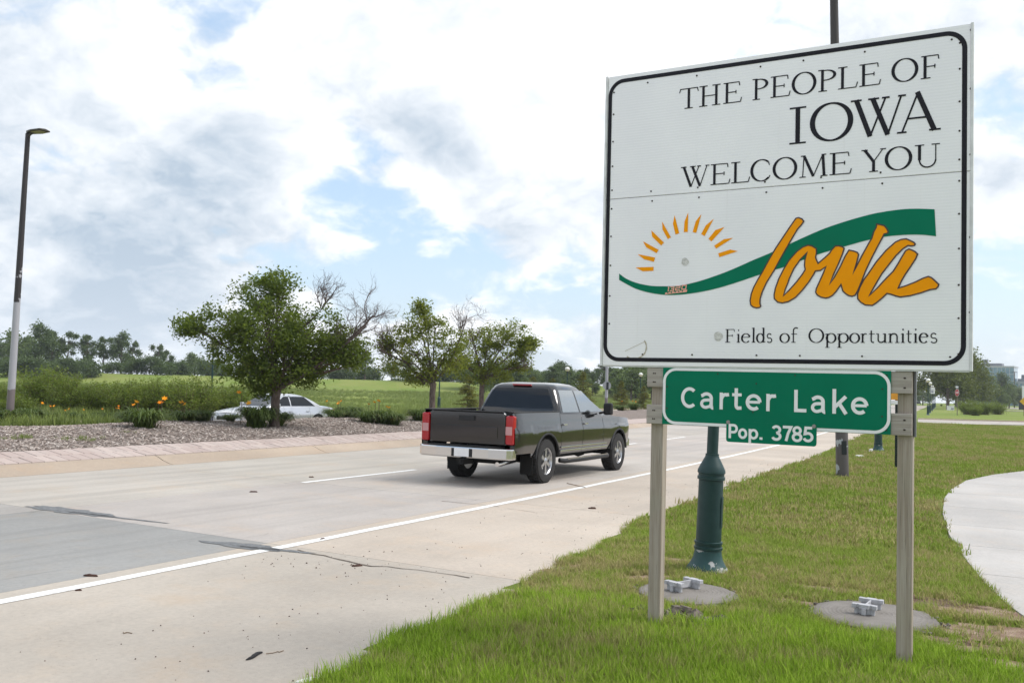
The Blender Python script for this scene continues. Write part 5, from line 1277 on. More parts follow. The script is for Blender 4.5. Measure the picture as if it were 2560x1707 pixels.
def median_tree(loc, label, th_, r0, blobs, dead, leafm, dens, seed, lsize=.090, fork=None):
    rr = random.Random(seed); r = np.random.default_rng(seed)
    e = empty('median_tree', loc, YAW); tag(e, label, 'tree', 'small trees along the planted median')
    g = MB(); top = Vector((.03, 0, th_))
    g.tube([(0, 0, -.15), (0, 0, .0), (.01, 0, th_*.35), (0, .01, th_*.7), top], [r0*1.45, r0*1.2, r0, r0*.95, r0*1.02], 14)
    g.build('trunk', M_BARKT, e, smooth=True)
    gb = MB(); C = []
    for (bx, bz, rx_, rz_, by) in blobs:
        c = Vector((bx, by, bz)); mid = Vector((bx*.35, by*.4, th_+(bz-th_)*.55)); start = Vector((rr.uniform(-.3, .3)*r0, rr.uniform(-.3, .3)*r0, th_*rr.uniform(.9, 1.0)))
        limb = bez(start, mid, c, 8); rl = r0*.52*min(1.0, .45+rx_*.45)
        gb.tube(limb, [rl*(1-.105*k) for k in range(8)], 8, caps=False)
        vol = rx_*rx_*rz_; ncl = int(120*dens*max(.35, vol)**.8)
        ry_ = rx_*.95
        tips = []
        for k in range(ncl):
            v = r.normal(size=3); v /= np.linalg.norm(v); rad_ = r.uniform(.25, 1.0)**.45
            p_ = Vector((bx+v[0]*rx_*rad_, by+v[1]*ry_*rad_, bz+v[2]*rz_*rad_)); tips.append(p_)
            if k % 7 == 0:
                s0 = limb[rr.randint(3, 7)]; mm = s0+(p_-s0)*.5+Vector((rr.gauss(0, .1), rr.gauss(0, .1), rr.gauss(.05, .08)))
                gb.tube(bez(s0, mm, p_, 5), [.018, .014, .010, .007, .004], 4, caps=False)
        for p_ in tips:
            nl = int(r.integers(22, 40)); sp = r.uniform(.09, .20)
            # leaves string along a short drooping shoot
            dv = r.normal(size=3); dv[2] = abs(dv[2])*.2-.25; dv /= np.linalg.norm(dv)
            tt = r.uniform(-1, 1, size=(nl, 1)); C.append(np.array(p_)+tt*dv*sp*1.6+r.normal(size=(nl, 3))*sp*.62)
    gb.build('branches', M_BARKT, e, smooth=True)
    C = np.concatenate(C); link('crown', quads('crown', leaves(C, lsize, .52, .25, .4, r, .25), leafm), e)
    if dead:
        gd = MB()
        for (sx_, sz_, ex, ez, L_) in dead:
            s0 = Vector((sx_, rr.uniform(-.2, .2), sz_)); e0 = Vector((ex, rr.uniform(-.5, .3), ez))
            gd.tube(bez(s0, (s0+e0)*.5+Vector((.15, 0, -.12)), e0, 7), [r0*.40*(1-.10*k) for k in range(7)], 7, caps=False)
            for k in range(6): twigs(gd, s0+(e0-s0)*rr.uniform(.62, 1), (e0-s0).normalized()+Vector((rr.gauss(0, .6), rr.gauss(0, .6), rr.gauss(.35, .4))), L_*rr.uniform(.7, 1.1), .017, 3, rr)
        gd.build('dead_branches', M_BARKD, e)
    return e
def med_place(px, dist):
    q = at_depth(px, 900, dist); return (q.x, q.y, ground_at(q.x, q.y)-.02)
t1 = med_place(633, 26.6)
median_tree(t1, 'large leafy median tree with bare dead branches at its right side', 1.05, .125,
    [(-.55, 3.65, .85, .62, .1), (-.05, 3.95, .55, .38, -.1), (-1.6, 2.8, 1.0, .55, .2), (-2.45, 2.72, .48, .26, 0), (-.25, 2.75, 1.15, .85, -.5), (-.2, 2.8, 1.0, .8, .7), (1.0, 2.70, .95, .72, -.2), (1.85, 2.35, .62, .50, .2), (2.15, 2.0, .42, .36, -.2), (-.85, 1.75, .85, .58, -.2), (.5, 1.75, .85, .55, -.4), (1.05, 1.95, .6, .45, .4), (-.35, 1.15, .5, .35, .1), (.1, 2.0, .9, .6, .5), (-1.35, 2.2, .75, .5, .1), (1.55, 2.25, .6, .5, 0), (-.4, 1.5, .7, .45, -.5), (.75, 1.5, .55, .35, .1)],
    [(.2, 1.1, 2.55, 2.85, .85), (.9, 1.7, 2.7, 3.15, .8), (.3, 2.5, 1.35, 3.55, .6), (.6, 1.4, 2.4, 1.95, .4)], M_LF1, 1.0, 11)
t2 = med_place(993, 34.0)
median_tree(t2, 'middle median tree with thin yellowing crown, left of the pickup', 1.35, .115,
    [(-.6, 3.5, .62, .48, 0), (-1.25, 3.0, .6, .5, .2), (0.0, 3.35, .62, .5, .2), (-.45, 2.6, .8, .5, -.2), (.75, 2.9, .62, .5, 0), (-1.2, 2.0, .8, .42, .1), (.2, 2.0, .75, .42, -.2), (.9, 2.2, .6, .5, .2), (-1.75, 2.7, .32, .3, 0), (-.5, 1.55, .6, .3, .2), (-.5, 4.05, .3, .28, 0)],
    [(-.3, 1.3, -2.0, 3.1, .65), (.3, 1.6, 1.2, 3.85, .7), (-.8, 2.0, -1.9, 2.5, .4)], M_LF2, .72, 23, .092)
t3 = med_place(1106, 39.5)
median_tree(t3, 'right median tree leaning over the rear of the pickup', 1.5, .11,
    [(.3, 3.4, .95, .6, 0), (1.35, 3.6, .7, .5, .1), (1.85, 3.0, .45, .35, 0), (-.4, 2.9, .9, .7, .1), (.9, 2.6, .85, .6, -.2), (1.6, 2.3, .5, .45, .1), (-.6, 2.0, .8, .5, 0), (.5, 1.75, .8, .45, -.1), (2.05, 3.15, .28, .22, 0), (-1.1, 2.3, .55, .5, .2)],
    [(0, 1.6, -.6, 3.7, .5), (.5, 2, 1.9, 2.2, .35)], M_LF2, .85, 37, .095)

# -------- far trees: a few prototypes, then copies
M_FT1 = m_leaf('far_foliage_dark', (.062, .098, .036), (.120, .165, .056), None, .30)
M_FT2 = m_leaf('far_foliage_light', (.080, .122, .038), (.150, .200, .060), None, .30)
M_FT3 = m_leaf('oak_foliage', (.075, .100, .014), (.155, .180, .026), (.18, .15, .03), .30, .3)
def far_proto(seed, H, W_, shape, lsize, n):
    r = np.random.default_rng(seed); rr = random.Random(seed); gb = MB(); C = []
    gb.tube([(0, 0, -.4), (0, 0, H*.25), (rr.uniform(-.3, .3), 0, H*.55), (rr.uniform(-.4, .4), 0, H*.9)], [.02*H+.06, .018*H+.04, .012*H, .02], 8, caps=False)
    nb = 16 if shape != 'thin' else 11
    for k in range(nb):
        f = (k+.5)/nb
        if shape == 'tall': z = H*(.22+.72*f); w_ = W_*.5*math.sin(math.pi*min(1, (f*.85+.18)))**.7
        elif shape == 'thin': z = H*(.45+.5*f); w_ = W_*.5*(.4+.6*math.sin(math.pi*(f*.9+.1)))
        else: z = H*(.28+.62*f); w_ = W_*.5*math.sqrt(max(.08, 1-(f-.25)**2*1.5))
        a = rr.uniform(0, 6.28); q = rr.uniform(.35, .95)*w_; c = Vector((q*math.cos(a), q*math.sin(a), z+rr.gauss(0, .04*H)))
        gb.tube(bez(Vector((0, 0, max(.15*H, z-.25*H))), Vector((c.x*.5, c.y*.5, z-.1*H)), c, 5), [.012*H*.6*(1-.18*i) for i in range(5)], 5, caps=False)
        br = rr.uniform(.15, .26)*W_*(1.0 if shape != 'thin' else .85); m_ = int(n/nb)
        v = r.normal(size=(m_, 3)); v /= np.linalg.norm(v, axis=1)[:, None]; C.append(np.array(c)+v*(np.abs(r.normal(.62, .30, size=(m_, 1))))*np.array([br*1.1, br*1.1, br*.9])+r.normal(size=(m_, 3))*.10*br)
    return gb, np.concatenate(C), r
def proto(seed, H, W_, shape, lsize, n, lm):
    gb, C, r = far_proto(seed, H, W_, shape, lsize, n)
    return (gb.mesh('trunk', M_BARKT, True), quads('crown', leaves(C, lsize, .72, .1, .5, r), lm), H)
PROT = [proto(1, 13, 8.5, 'tall', .46, 5200, M_FT1), proto(2, 12, 6.0, 'tall', .44, 4200, M_FT1), proto(3, 11, 6.0, 'thin', .42, 2400, M_FT1), proto(4, 9, 8.0, 'round', .46, 5200, M_FT2), proto(5, 11, 7.0, 'tall', .46, 4600, M_FT2), proto(6, 4.0, 7.0, 'round', .40, 3600, M_FT1)]
OAK = proto(9, 12.5, 13.5, 'round', .40, 17000, M_FT3)
def far_tree(pr, X, Y, z, s_, rz, label, group='trees beyond the field', name='far_tree', sz=1.0):
    e = empty(name, (X, Y, z), rz); e.scale = (s_, s_, s_*sz); tag(e, label, 'tree', group); link('trunk', pr[0], e); link('crown', pr[1], e); return e
def far_px(pr, px, ytop, dist, label, zb=None, wide=1.0, **k):
    """a far tree on the ray of px at a distance, as tall as the pixel of its top says"""
    q = at_depth(px, ytop, dist); z = hgt(q.x-cx(q.y), q.y) if zb is None else zb; H = max(2.0, q.z-z)
    s_ = H/pr[2]; e = far_tree(pr, q.x, q.y, z-.1, s_*wide, px*1.7, label, **k); e.scale = (s_*wide, s_*wide, s_); return e
LEFT = [(-4, 770, 225, 1, 'dark tree cut by the left edge of the frame, past the field'), (52, 762, 240, 3, 'low rounded tree left of the dense dark pair beyond the field'), (92, 745, 215, 0, 'broad dark tree, tallest of the row beyond the field at left'), (122, 752, 218, 1, 'dark tree right beside the tallest far tree at left'),
        (158, 756, 220, 2, 'open branched tree with sky showing between its limbs'), (203, 762, 222, 1, 'slim tree fourth from the tallest in the far left row'), (240, 768, 224, 2, 'slim airy tree in the middle of the far left row'), (282, 766, 222, 0, 'full dark tree toward the right end of the far left row'), (305, 778, 226, 2, 'thin leaning tree at the right end of the far left row'),
        (364, 786, 230, 2, 'lone flat topped tree on a bare trunk, between row and lamp'), (385, 800, 240, 2, 'faint thin tree just right of the lone flat topped tree'), (448, 812, 240, 3, 'small round topped far tree left of the green lamp pole'), (412, 828, 226, 3, 'low bushy tree right of the lone flat topped tree'), (500, 822, 240, 4, 'pale far tree just right of the green lamp pole'), (520, 838, 235, 3, 'low dark far tree seen under the big median tree at left'), (575, 846, 250, 3, 'low far tree behind the lower leaves of the big median tree'),
        (840, 800, 205, 1, 'dark leaning tree standing alone between the median trees'), (803, 818, 215, 4, 'pale slim tree left of the lone dark tree between the median trees'), (775, 845, 230, 3, 'low far tree under the right side of the big median tree'), (900, 830, 200, 3, 'round far tree behind the left limbs of the middle median tree'), (935, 812, 190, 4, 'far tree behind the crown of the middle median tree'), (985, 838, 200, 3, 'far tree behind the trunk of the middle median tree'), (1040, 835, 195, 0, 'dark far tree between the two smaller median trees')]
for px, yt, di, k, lab in LEFT: far_px(PROT[k], px, yt, di, lab, wide=1.0 if k != 2 else .9)
rr = random.Random(31)
FOR = []
for k in range(46):                            # the wood behind the pickup and the sign
    px = 1085+k*13+rr.uniform(-6, 6); yt = 838+rr.uniform(-12, 14)-4*math.sin(px*.013); di = 165+rr.uniform(-15, 60)
    o = far_px(PROT[rr.choice((0, 1, 3, 4, 4, 3))], px, yt, di, 'one of the mixed green trees in the wood behind the pickup and sign', group='wood behind the pickup and sign', wide=rr.uniform(1.1, 1.55))
for k in range(26):                            # low scrub at the foot of the far trees
    px = -20+k*44+rr.uniform(-14, 14); q = at_depth(px, 860, 200+rr.uniform(0, 16)); z = hgt(q.x-cx(q.y), q.y)
    far_tree(PROT[5], q.x, q.y, z-.2, rr.uniform(.5, .95), px, 'low dark bush in the scrub along the far field edge', 'scrub along the far field edge', 'far_bush')
# right-hand side
far_tree(OAK, -14.5, 195, base(195)-.1, 1.0, .7, 'big yellow green tree beside the far lamp row, under the sign corner', 'trees along the far lamp row', 'roadside_tree')
for Y, s_ in ((232, .95), (268, 1.0), (300, .9)): far_tree(OAK, cx(Y)+2.2, Y, base(Y), s_, Y, 'yellow green tree farther along the lamp row, mostly hidden by the big one', 'trees along the far lamp row', 'roadside_tree')
for px, yt, di, k, lab in ((2258, 846, 330, 4, 'pale green tree in front of the glass office block'), (2302, 858, 320, 0, 'dark tree at the foot of the glass office block'), (2240, 872, 300, 3, 'round tree right of the big roadside tree'), (2275, 884, 290, 3, 'dark round tree behind the bushes at right'), (2318, 880, 300, 4, 'dark tree left of the utility pole'), (2345, 886, 330, 3, 'round tree right of the utility pole'), (2215, 868, 310, 4, 'green tree behind the right side of the big roadside tree'), (2296, 892, 280, 3, 'low dark tree behind the black pickup')):
    q = at_depth(px, yt, di); far_px(PROT[k], px, yt, di, lab, zb=base(q.y), group='trees before the far buildings')
for px, yt, di in ((2120, 872, 360), (2136, 868, 370), (2100, 876, 350), (2370, 880, 340), (2390, 876, 335), (2080, 872, 365), (2060, 868, 372), (2036, 874, 380), (2010, 870, 372), (1980, 872, 360), (1950, 868, 350), (1915, 870, 330), (1880, 866, 310)):
    q = at_depth(px, yt, di); far_px(PROT[4], px, yt, di, 'hazy green tree closing the view at the end of the street', zb=base(min(q.y, 480)), group='trees closing the street')

# -------- young cypresses
M_CYP = m_leaf('cypress_foliage', (.10, .115, .020), (.190, .185, .036), (.22, .14, .035), .32, .8)
def conifer(seed, H=3.6, R_=1.15):
    r = np.random.default_rng(seed); rr = random.Random(seed); g = MB(); C = []; D = []
    g.tube([(0, 0, -.2), (0, 0, H*.5), (0, 0, H)], [.055, .035, .008], 8, caps=False)
    for k in range(95):
        f = rr.random(); z = H*(.10+.88*f); L_ = R_*(1-f)**.75*rr.uniform(.7, 1.1)+.08; a = rr.uniform(0, 6.28); dv = Vector((math.cos(a), math.sin(a), rr.uniform(.05, .3)))
        pts = [Vector((0, 0, z))+dv*L_*t+Vector((0, 0, -.10*L_*t*t*2)) for t in np.linspace(0, 1, 5)]
        g.tube(pts, [.014, .011, .008, .006, .003], 4, caps=False)
        m_ = int(26+60*L_)
        for i in range(m_):
            t = rr.uniform(.12, 1.05); p_ = pts[0]+dv*L_*t+Vector((0, 0, -.2*L_*t*t)); C.append((p_.x+rr.gauss(0, .05+.05*L_), p_.y+rr.gauss(0, .05+.05*L_), p_.z+rr.gauss(-.03, .035)))
    return (g.mesh('trunk', M_BARKT, True), quads('foliage', leaves(C, .13, .38, .5, .4, r, .2), M_CYP), H)
CON = [conifer(3), conifer(8, 3.4, 1.25)]
for px, yt, yb, di, k, lab in ((1075, 858, 945, 62, 1, 'bushy young cypress between the trunks of the two smaller median trees'), (1340, 850, 945, 84, 0, 'tall young cypress behind the pickup cab'), (1428, 872, 940, 88, 0, 'young cypress behind the pickup hood, left of the far lamp'), (1480, 884, 938, 90, 1, 'young cypress partly hidden by the left sign post'), (1225, 862, 942, 80, 1, 'young cypress just above the pickup roof at left'), (1270, 866, 942, 86, 0, 'young cypress above the pickup roof by the globe lamp')):
    q = at_depth(px, yt, di); z = hgt(q.x-cx(q.y), q.y); H = q.z-z; e = empty('young_cypress', (q.x, q.y, z-.05), px); s_ = H/CON[k][2]; e.scale = (s_, s_, s_)
    tag(e, lab, 'tree', 'young cypresses beyond the far roadway'); link('trunk', CON[k][0], e); link('foliage', CON[k][1], e)

# -------- willowy shrubs beyond the far roadway
M_SHR = m_leaf('willow_leaf', (.070, .115, .018), (.240, .295, .060), None, .40)
M_STEM = plain('shrub_stem', (.10, .075, .045), .9)
def shrub(seed, H=2.4, R_=1.5, n=150, lm=None, ls=.125):
    r = np.random.default_rng(seed); rr = random.Random(seed); g = MB(); C = []
    for k in range(n):
        a = rr.uniform(0, 6.28); f = rr.random()**.6; L_ = H*rr.uniform(.62, 1.05)*(1-.25*f)
        b0 = Vector((.25*R_*rr.gauss(0, 1), .25*R_*rr.gauss(0, 1), -.05)); tip = Vector((f*R_*math.cos(a), f*R_*math.sin(a), L_)); mid = b0+(tip-b0)*.5+Vector((0, 0, .12*H))
        pts = bez(b0, mid, tip, 6); g.tube(pts, [.014, .012, .010, .008, .006, .003], 3, caps=False)
        for i in range(60):
            t = rr.uniform(.18, 1.0); j = min(4, int(t*5)); u = t*5-j; p_ = pts[j]*(1-u)+pts[j+1]*u; sp = .09+.10*(1-t); C.append((p_.x+rr.gauss(0, sp), p_.y+rr.gauss(0, sp), p_.z+rr.gauss(0, .06)))
    return (g.mesh('stems', M_STEM), quads('foliage', leaves(C, ls, .30, .2, .4, r), lm or M_SHR), H)
SHR = [shrub(5), shrub(6, 2.2, 1.7), shrub(7, 1.8, 1.3)]
def put_shrub(px, yt, dist, k, lab, wide=1.0, group='willowy shrubs beyond the far roadway', nm='willow_shrub', z=None):
    q = at_depth(px, yt, dist); zz = hgt(q.x-cx(q.y), q.y) if z is None else z; H = max(.5, q.z-zz); s_ = H/SHR[k][2]
    e = empty(nm, (q.x, q.y, zz-.05), px*.7); e.scale = (s_*wide, s_*wide, s_*1.12); tag(e, lab, 'shrub', group); link('stems', SHR[k][0], e); link('foliage', SHR[k][1], e)
for a in ((105, 836, 46, 0, 'dark green willowy shrub just right of the tall street light', 1.1), (175, 868, 44, 1, 'willowy shrub second from the tall street light', 1.0), (235, 880, 45, 2, 'lower willowy shrub third from the tall street light', 1.2), (300, 874, 43, 1, 'wide willowy shrub behind the daylily clump with orange flowers', 1.0), (350, 866, 44, 0, 'willowy shrub left of the densest dark shrub', .9), (395, 862, 43, 0, 'dense dark willowy shrub between the others and the lamp', .95), (448, 866, 42, 1, 'willowy shrub just left of the green lamp pole', .9), (505, 900, 44, 2, 'low yellow green shrub just right of the green lamp pole', 1.0), (545, 885, 43, 2, 'grey green shrub above the hood of the silver sedan', .8), (40, 905, 40, 2, 'low shrub behind the base of the tall street light', 1.0), (8, 880, 60, 1, 'shrub cut by the left edge of the frame', 1.0)): put_shrub(*a)
for px, yt, Y, k, lab in ((2225, 918, 128, 1, 'leafy bush right behind the stop sign'), (2260, 920, 132, 0, 'leafy bush in the middle of the mass right of the stop sign'), (2290, 922, 140, 1, 'leafy bush at the right end of the mass by the stop sign'), (2240, 932, 122, 2, 'low leafy bush in front of the mass by the stop sign')):
    put_shrub(px, yt, Y, k, lab, 1.15, 'bushes right of the stop sign', 'roadside_bush', base(Y))

# -------- daylilies in the median
M_BLADE = m_leaf('daylily_blade', (.055, .095, .020), (.130, .175, .045), (.24, .17, .06), .30, 3)
M_PETAL = mat('daylily_petal', lambda n: P(n, n.mix(n.node('ShaderNodeObjectInfo').outputs['Random'], (.85, .30, .01), (.95, .46, .02)), .6))
def lily(seed, R_=.46, H=.44, n=420):
    rr = random.Random(seed); V = []
    for k in range(n):
        a = rr.uniform(0, 6.28); L_ = R_*rr.uniform(.6, 1.15); h_ = H*rr.uniform(.7, 1.1); b0 = Vector((rr.gauss(0, .06), rr.gauss(0, .06), -.03)); d = Vector((math.cos(a), math.sin(a), 0)); sd = Vector((-d.y, d.x, 0))
        pts = [b0+d*L_*t+Vector((0, 0, h_*(1.9*t-1.35*t*t*rr.uniform(.85, 1.15)))) for t in (0, .3, .6, .85, 1.05)]; w_ = [.009, .012, .011, .008, .001]
        for i in range(4): V.append([pts[i]-sd*w_[i], pts[i]+sd*w_[i], pts[i+1]+sd*w_[i+1], pts[i+1]-sd*w_[i+1]])
    return quads('blades', [[tuple(p_) for p_ in q] for q in V], M_BLADE)
LIL = [lily(1), lily(2, .50, .40, 440), lily(3, .40, .48, 380)]
fm = MB()
for k in range(6):
    a = k*math.pi/3; d = Vector((math.cos(a), math.sin(a), 0)); s_ = Vector((-d.y, d.x, 0)); fm.add([(0, 0, -.03), d*.035+s_*.022+Vector((0, 0, .02)), d*.085+Vector((0, 0, .028)), d*.035-s_*.022+Vector((0, 0, .02))], [(0, 1, 2, 3)])
FLOWER = fm.mesh('flower', M_PETAL, fix=False)
SCAPE = MB().tube([(0, 0, 0), (.01, 0, .3), (0, 0, .6)], .005, 4).mesh('scape', M_STEM)
LILY = [(18, 967, 1.0, 'at the left edge, below the tall street light', 0), (66, 967, 1.1, 'just right of the tall street light base', 1), (112, 966, .8, 'third from the left edge, flowering', 3), (160, 964, .7, 'thin and dry, fourth from the left edge', 2), (205, 964, .6, 'small and dry, fifth from the left edge', 1), (262, 962, .7, 'behind and left of the big flowering clump', 3), (333, 984, 1.05, 'big, in the mulch left of the big tree, with orange flowers', 3), (303, 960, .7, 'just behind the big flowering clump in the mulch', 2),
        (425, 958, .8, 'left of the green lamp foot, with orange flowers', 3), (462, 956, .7, 'in front of the green lamp foot', 0), (530, 957, .5, 'small, in front of the sedan hood', 0), (588, 978, 1.15, 'wide, at the left foot of the big tree', 2), (636, 976, .85, 'at the right foot of the big tree with two flowers', 2), (770, 958, .8, 'behind the sedan tail with orange flowers', 4), (803, 957, .9, 'dark, right of the sedan tail', 0), (845, 970, .85, 'first of three in a row left of the pickup', 1), (878, 972, .9, 'second of three in a row left of the pickup', 3), (903, 974, .8, 'third of three in a row left of the pickup', 2), (965, 965, .9, 'low and reddish, next to the pickup tailgate', 0), (1455, 940, .9, 'beyond the pickup hood, below the young cypress', 2), (1425, 940, .8, 'beyond the pickup hood, left of the far lamp', 1), (228, 962, .6, 'small, between the dry clump and the big flowering one', 1)]
for px, py, s_, lab, nf in LILY:
    q = onmed(px, py); rr = random.Random(px); k = rr.randint(0, 2); e = empty('daylily', (q.x, q.y, q.z-.01), rr.uniform(0, 6)); e.scale = (s_*1.4,)*3
    tag(e, 'daylily clump '+lab, 'daylily', 'daylilies on the median'); link('blades', LIL[k], e)
    for i in range(nf):
        a = rr.uniform(0, 6.28); f = rr.uniform(.05, .36); h_ = rr.uniform(.38, .58); o = link('flower', FLOWER, e); o.location = (f*math.cos(a), f*math.sin(a), h_); o.rotation_euler = (rr.uniform(.2, .9), rr.uniform(-.5, .5), a); o.scale = (rr.uniform(.50, .75),)*3
        c_ = link('scape', SCAPE, e); c_.location = (f*math.cos(a)*.85, f*math.sin(a)*.85, 0); c_.scale = (1, 1, h_/.62)
# -------- grass
def m_lawn(name, lo, hi, g1, g2, k=.9):
    def f(n):
        v = wpos(n); r = n.node('ShaderNodeNewGeometry').outputs['Random Per Island']; oi = n.node('ShaderNodeObjectInfo').outputs['Random']
        a = n.math('ADD', n.math('MULTIPLY', n.noise(v, .45, 3, .5), .55), n.math('MULTIPLY', n.noise(v, 2.3, 5, .65), .45))
        dry = n.math('MULTIPLY', n.step(n.math('ADD', a, n.math('MULTIPLY', n.math('SUBTRACT', oi, .5), .26)), lo, hi), k)
        green = n.mix(n.math('MULTIPLY', n.step(oi, .55, 1.0), .5), n.mix(r, g1, g2), tuple(x*.6 for x in g1))
        c = n.mix(dry, green, n.mix(r, (.320, .270, .105), (.520, .430, .215)))
        b = P(n, c, .8, spec=.05); n.put(b.node.inputs['Normal'], upshade(n, .62))
        tr = n.node('ShaderNodeBsdfTranslucent'); n.put(tr.inputs[0], c)
        mx = n.node('ShaderNodeMixShader'); mx.inputs[0].default_value = .35
        n.t.links.new(b, mx.inputs[1]); n.t.links.new(tr.outputs[0], mx.inputs[2]); return mx.outputs[0]
    return mat(name, f)
M_GRS = m_lawn('lawn_blade', .445, .60, (.165, .255, .026), (.325, .415, .080))
M_GRS2 = m_lawn('long_lawn_blade', .52, .66, (.180, .320, .018), (.360, .510, .062), .7)
M_WEED = m_leaf('field_blade', (.130, .185, .038), (.240, .285, .075), (.28, .25, .10), .35, .5, .6)
def tuft(seed, n, R_, h0, h1, w_, m_, lean=.5):
    rr = random.Random(seed); g = MB()
    for k in range(n):
        a = rr.uniform(0, 6.28); q = R_*math.sqrt(rr.random()); b0 = Vector((q*math.cos(a), q*math.sin(a), -.006)); h_ = rr.uniform(h0, h1); la = rr.uniform(0, 6.28); ll = h_*lean*rr.random(); d = Vector((math.cos(la), math.sin(la), 0)); s_ = Vector((-d.y, d.x, 0))*w_*rr.uniform(.7, 1.3)
        g.add([b0-s_, b0+s_, b0+d*ll*.4+Vector((0, 0, h_*.6))+s_*.8, b0+d*ll*.4+Vector((0, 0, h_*.6))-s_*.8, b0+d*ll+Vector((0, 0, h_))], [(0, 1, 2, 3), (3, 2, 4)])
    return g.mesh('tuft', m_, fix=False)
LT = [tuft(k, 20, .055, .028, .075, .0022, M_GRS, 1.1) for k in range(6)]
LTT = [tuft(20+k, 24, .07, .06, .14, .0026, M_GRS2, .9) for k in range(4)]
LFAR = [tuft(40+k, 26, .16, .04, .09, .006, M_GRS, 1.1) for k in range(4)]
walk_v = [(a, b) for a, b in wpoly]
def inside(poly, x, y):
    c = False
    for i in range(len(poly)):
        (x0, y0), (x1, y1) = poly[i-1], poly[i]
        if (y0 > y) != (y1 > y) and x < (x1-x0)*(y-y0)/(y1-y0)+x0: c = not c
    return c
wmin = [min(q[i] for q in wpoly) for i in (0, 1)]
def dirt(x, y):
    for (a, b, rx, ry, rot) in DIRT:
        u, v = (x-a)*math.cos(rot)+(y-b)*math.sin(rot), -(x-a)*math.sin(rot)+(y-b)*math.cos(rot)
        if (u/rx)**2+(v/ry)**2 < 1: return True
    return False
def visible(x, y, z=0, m_=330):
    d = Vector((x, y, z))-CAM; zz = d.dot(fwd)
    if zz < .5: return False
    u, v = 1280+FPX*d.dot(rt)/zz, 853.5-FPX*d.dot(up)/zz
    return -m_ < u < 2560+m_ and v < 1707+m_*2
rr = random.Random(77); P1, S1, R1, P2, S2_, R2_, P3, S3, R3 = [], [], [], [], [], [], [], [], []
def lawn(x, y, z, edge=.02):
    se = interp(SHOULDER, y)+cx(y)
    if x < se+.05*math.sin(y*2.1)+.04*math.sin(y*5.7+1)+rr.gauss(.03, .03): return False
    if x > wmin[0]-.1 and inside(wpoly, x+edge, y): return False
    for (a, b, r_) in FEET:
        if math.hypot(x-a, y-b) < r_*.99+rr.gauss(0, .02): return False
    return True
tries = 0
while len(P1) < 20000 and tries < 160000:      # close lawn
    tries += 1; y = 3.4+8.6*rr.random()**1.25; x = -4.6+(5.6+.15*y)*rr.random()
    z = hgt(x-cx(y), y)
    if not visible(x, y, z) or not lawn(x, y, z): continue
    if dirt(x, y) and rr.random() < .88: continue
    w1 = .5+.5*math.sin(x*3.1+y*1.3)*math.sin(y*2.3-x)
    tall = (y < 6.9 and rr.random() < .30+.4*w1) or rr.random() < .05
    if tall: P2.append((x, y, z)); S2_.append(rr.uniform(.55, 1.05)*(1.0 if y < 6.6 else .7)); R2_.append((rr.gauss(0, .15), rr.gauss(0, .15), rr.uniform(0, 6.28)))
    else: P1.append((x, y, z)); S1.append(rr.uniform(.7, 1.25)); R1.append((rr.gauss(0, .15), rr.gauss(0, .15), rr.uniform(0, 6.28)))
tries = 0
while len(P3) < 17000 and tries < 200000:      # lawn farther off
    tries += 1; y = 11+60*rr.random()**1.9; x = -11+(14+.0*y)*rr.random()
    z = hgt(x-cx(y), y)
    if not visible(x, y, z) or not lawn(x, y, z, .09): continue
    P3.append((x, y, z)); S3.append(rr.uniform(.6, 1.15)*(1+y*.008)); R3.append((rr.gauss(0, .1), rr.gauss(0, .1), rr.uniform(0, 6.28)))
scatter('lawn_grass', P1, S1, R1, LT, 'short mown lawn grass round the sign posts and footings', 'grass')
scatter('tall_lawn_grass', P2, S2_, R2_, LTT, 'longer brighter grass along the bottom of the frame', 'grass')
scatter('far_lawn_grass', P3, S3, R3, LFAR, 'mown lawn stretching from the walk to the side street', 'grass')
FT = [tuft(60+k, 26, .28, .18, .42, .010, M_WEED, .8) for k in range(4)]
P4, S4, R4 = [], [], []
tries = 0
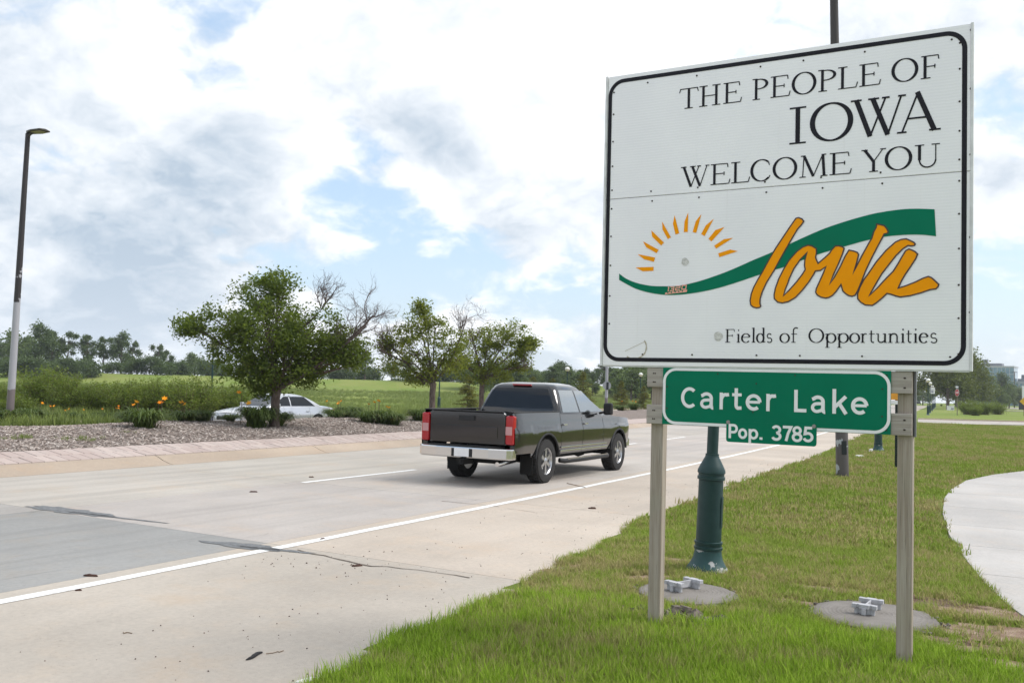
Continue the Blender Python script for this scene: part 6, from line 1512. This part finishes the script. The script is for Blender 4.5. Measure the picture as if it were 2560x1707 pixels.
while len(P4) < 15000 and tries < 120000:
    tries += 1; f = rr.random(); dist = 34+130*f**1.9; px = rr.uniform(-30, 1700); d = raydir(px, 900); t = dist/math.hypot(d.x, d.y); x, y = d.x*t, d.y*t; xp = x-cx(y)
    if xp > -32.6: continue
    P4.append((x, y, hgt(xp, y)-.02)); S4.append(rr.uniform(.6, 1.3)*(1.1 if xp > -37 else .6+dist*.003)*(1.0+.5*math.sin(x*.21)*math.sin(y*.17))); R4.append((rr.gauss(0, .1), rr.gauss(0, .1), rr.uniform(0, 6.28)))
scatter('field_grass', P4, S4, R4, FT, 'rough green meadow grass between the far roadway and the levee', 'grass')
P5, S5, R5 = [], [], []                        # weeds at the back of the median
for k in range(2200):
    y = 8+34*rr.random(); xp = rr.uniform(-23.4, -20.9)
    if 18.8 < y < 27: continue
    P5.append((xp+cx(y), y, medz(xp)+base(y)-.02)); S5.append(rr.uniform(.5, 1.1)); R5.append((rr.gauss(0, .15), rr.gauss(0, .15), rr.uniform(0, 6.28)))
for (px, py) in ((30, 1007), (60, 1005), (195, 1012), (215, 1009), (150, 1010), (300, 997)):
    q = onmed(px, py)
    for k in range(6): P5.append((q.x+rr.gauss(0, .15), q.y+rr.gauss(0, .15), q.z)); S5.append(rr.uniform(.15, .3)); R5.append((0, 0, rr.uniform(0, 6.28)))
scatter('median_weeds', P5, S5, R5, FT, 'weedy grass along the back slope of the median', 'grass')
# ------------------------------------------------------------------ summer haze
hm = bpy.data.materials.new('haze'); hm.use_nodes = True; hm.node_tree.nodes.clear()
hn = N(hm.node_tree); ho = hn.node('ShaderNodeOutputMaterial'); pv = hn.node('ShaderNodeVolumePrincipled')
pv.inputs['Color'].default_value = (.86, .91, 1.0, 1); pv.inputs['Density'].default_value = .0003; pv.inputs['Anisotropy'].default_value = .3
hm.node_tree.links.new(pv.outputs[0], ho.inputs['Volume'])
MB().box(((-480+310)/2, (-16+536)/2, 9), (790, 552, 32)).build('haze', hm)['kind'] = 'stuff'
bpy.data.objects['haze']['label'] = 'thin summer haze over the whole scene'
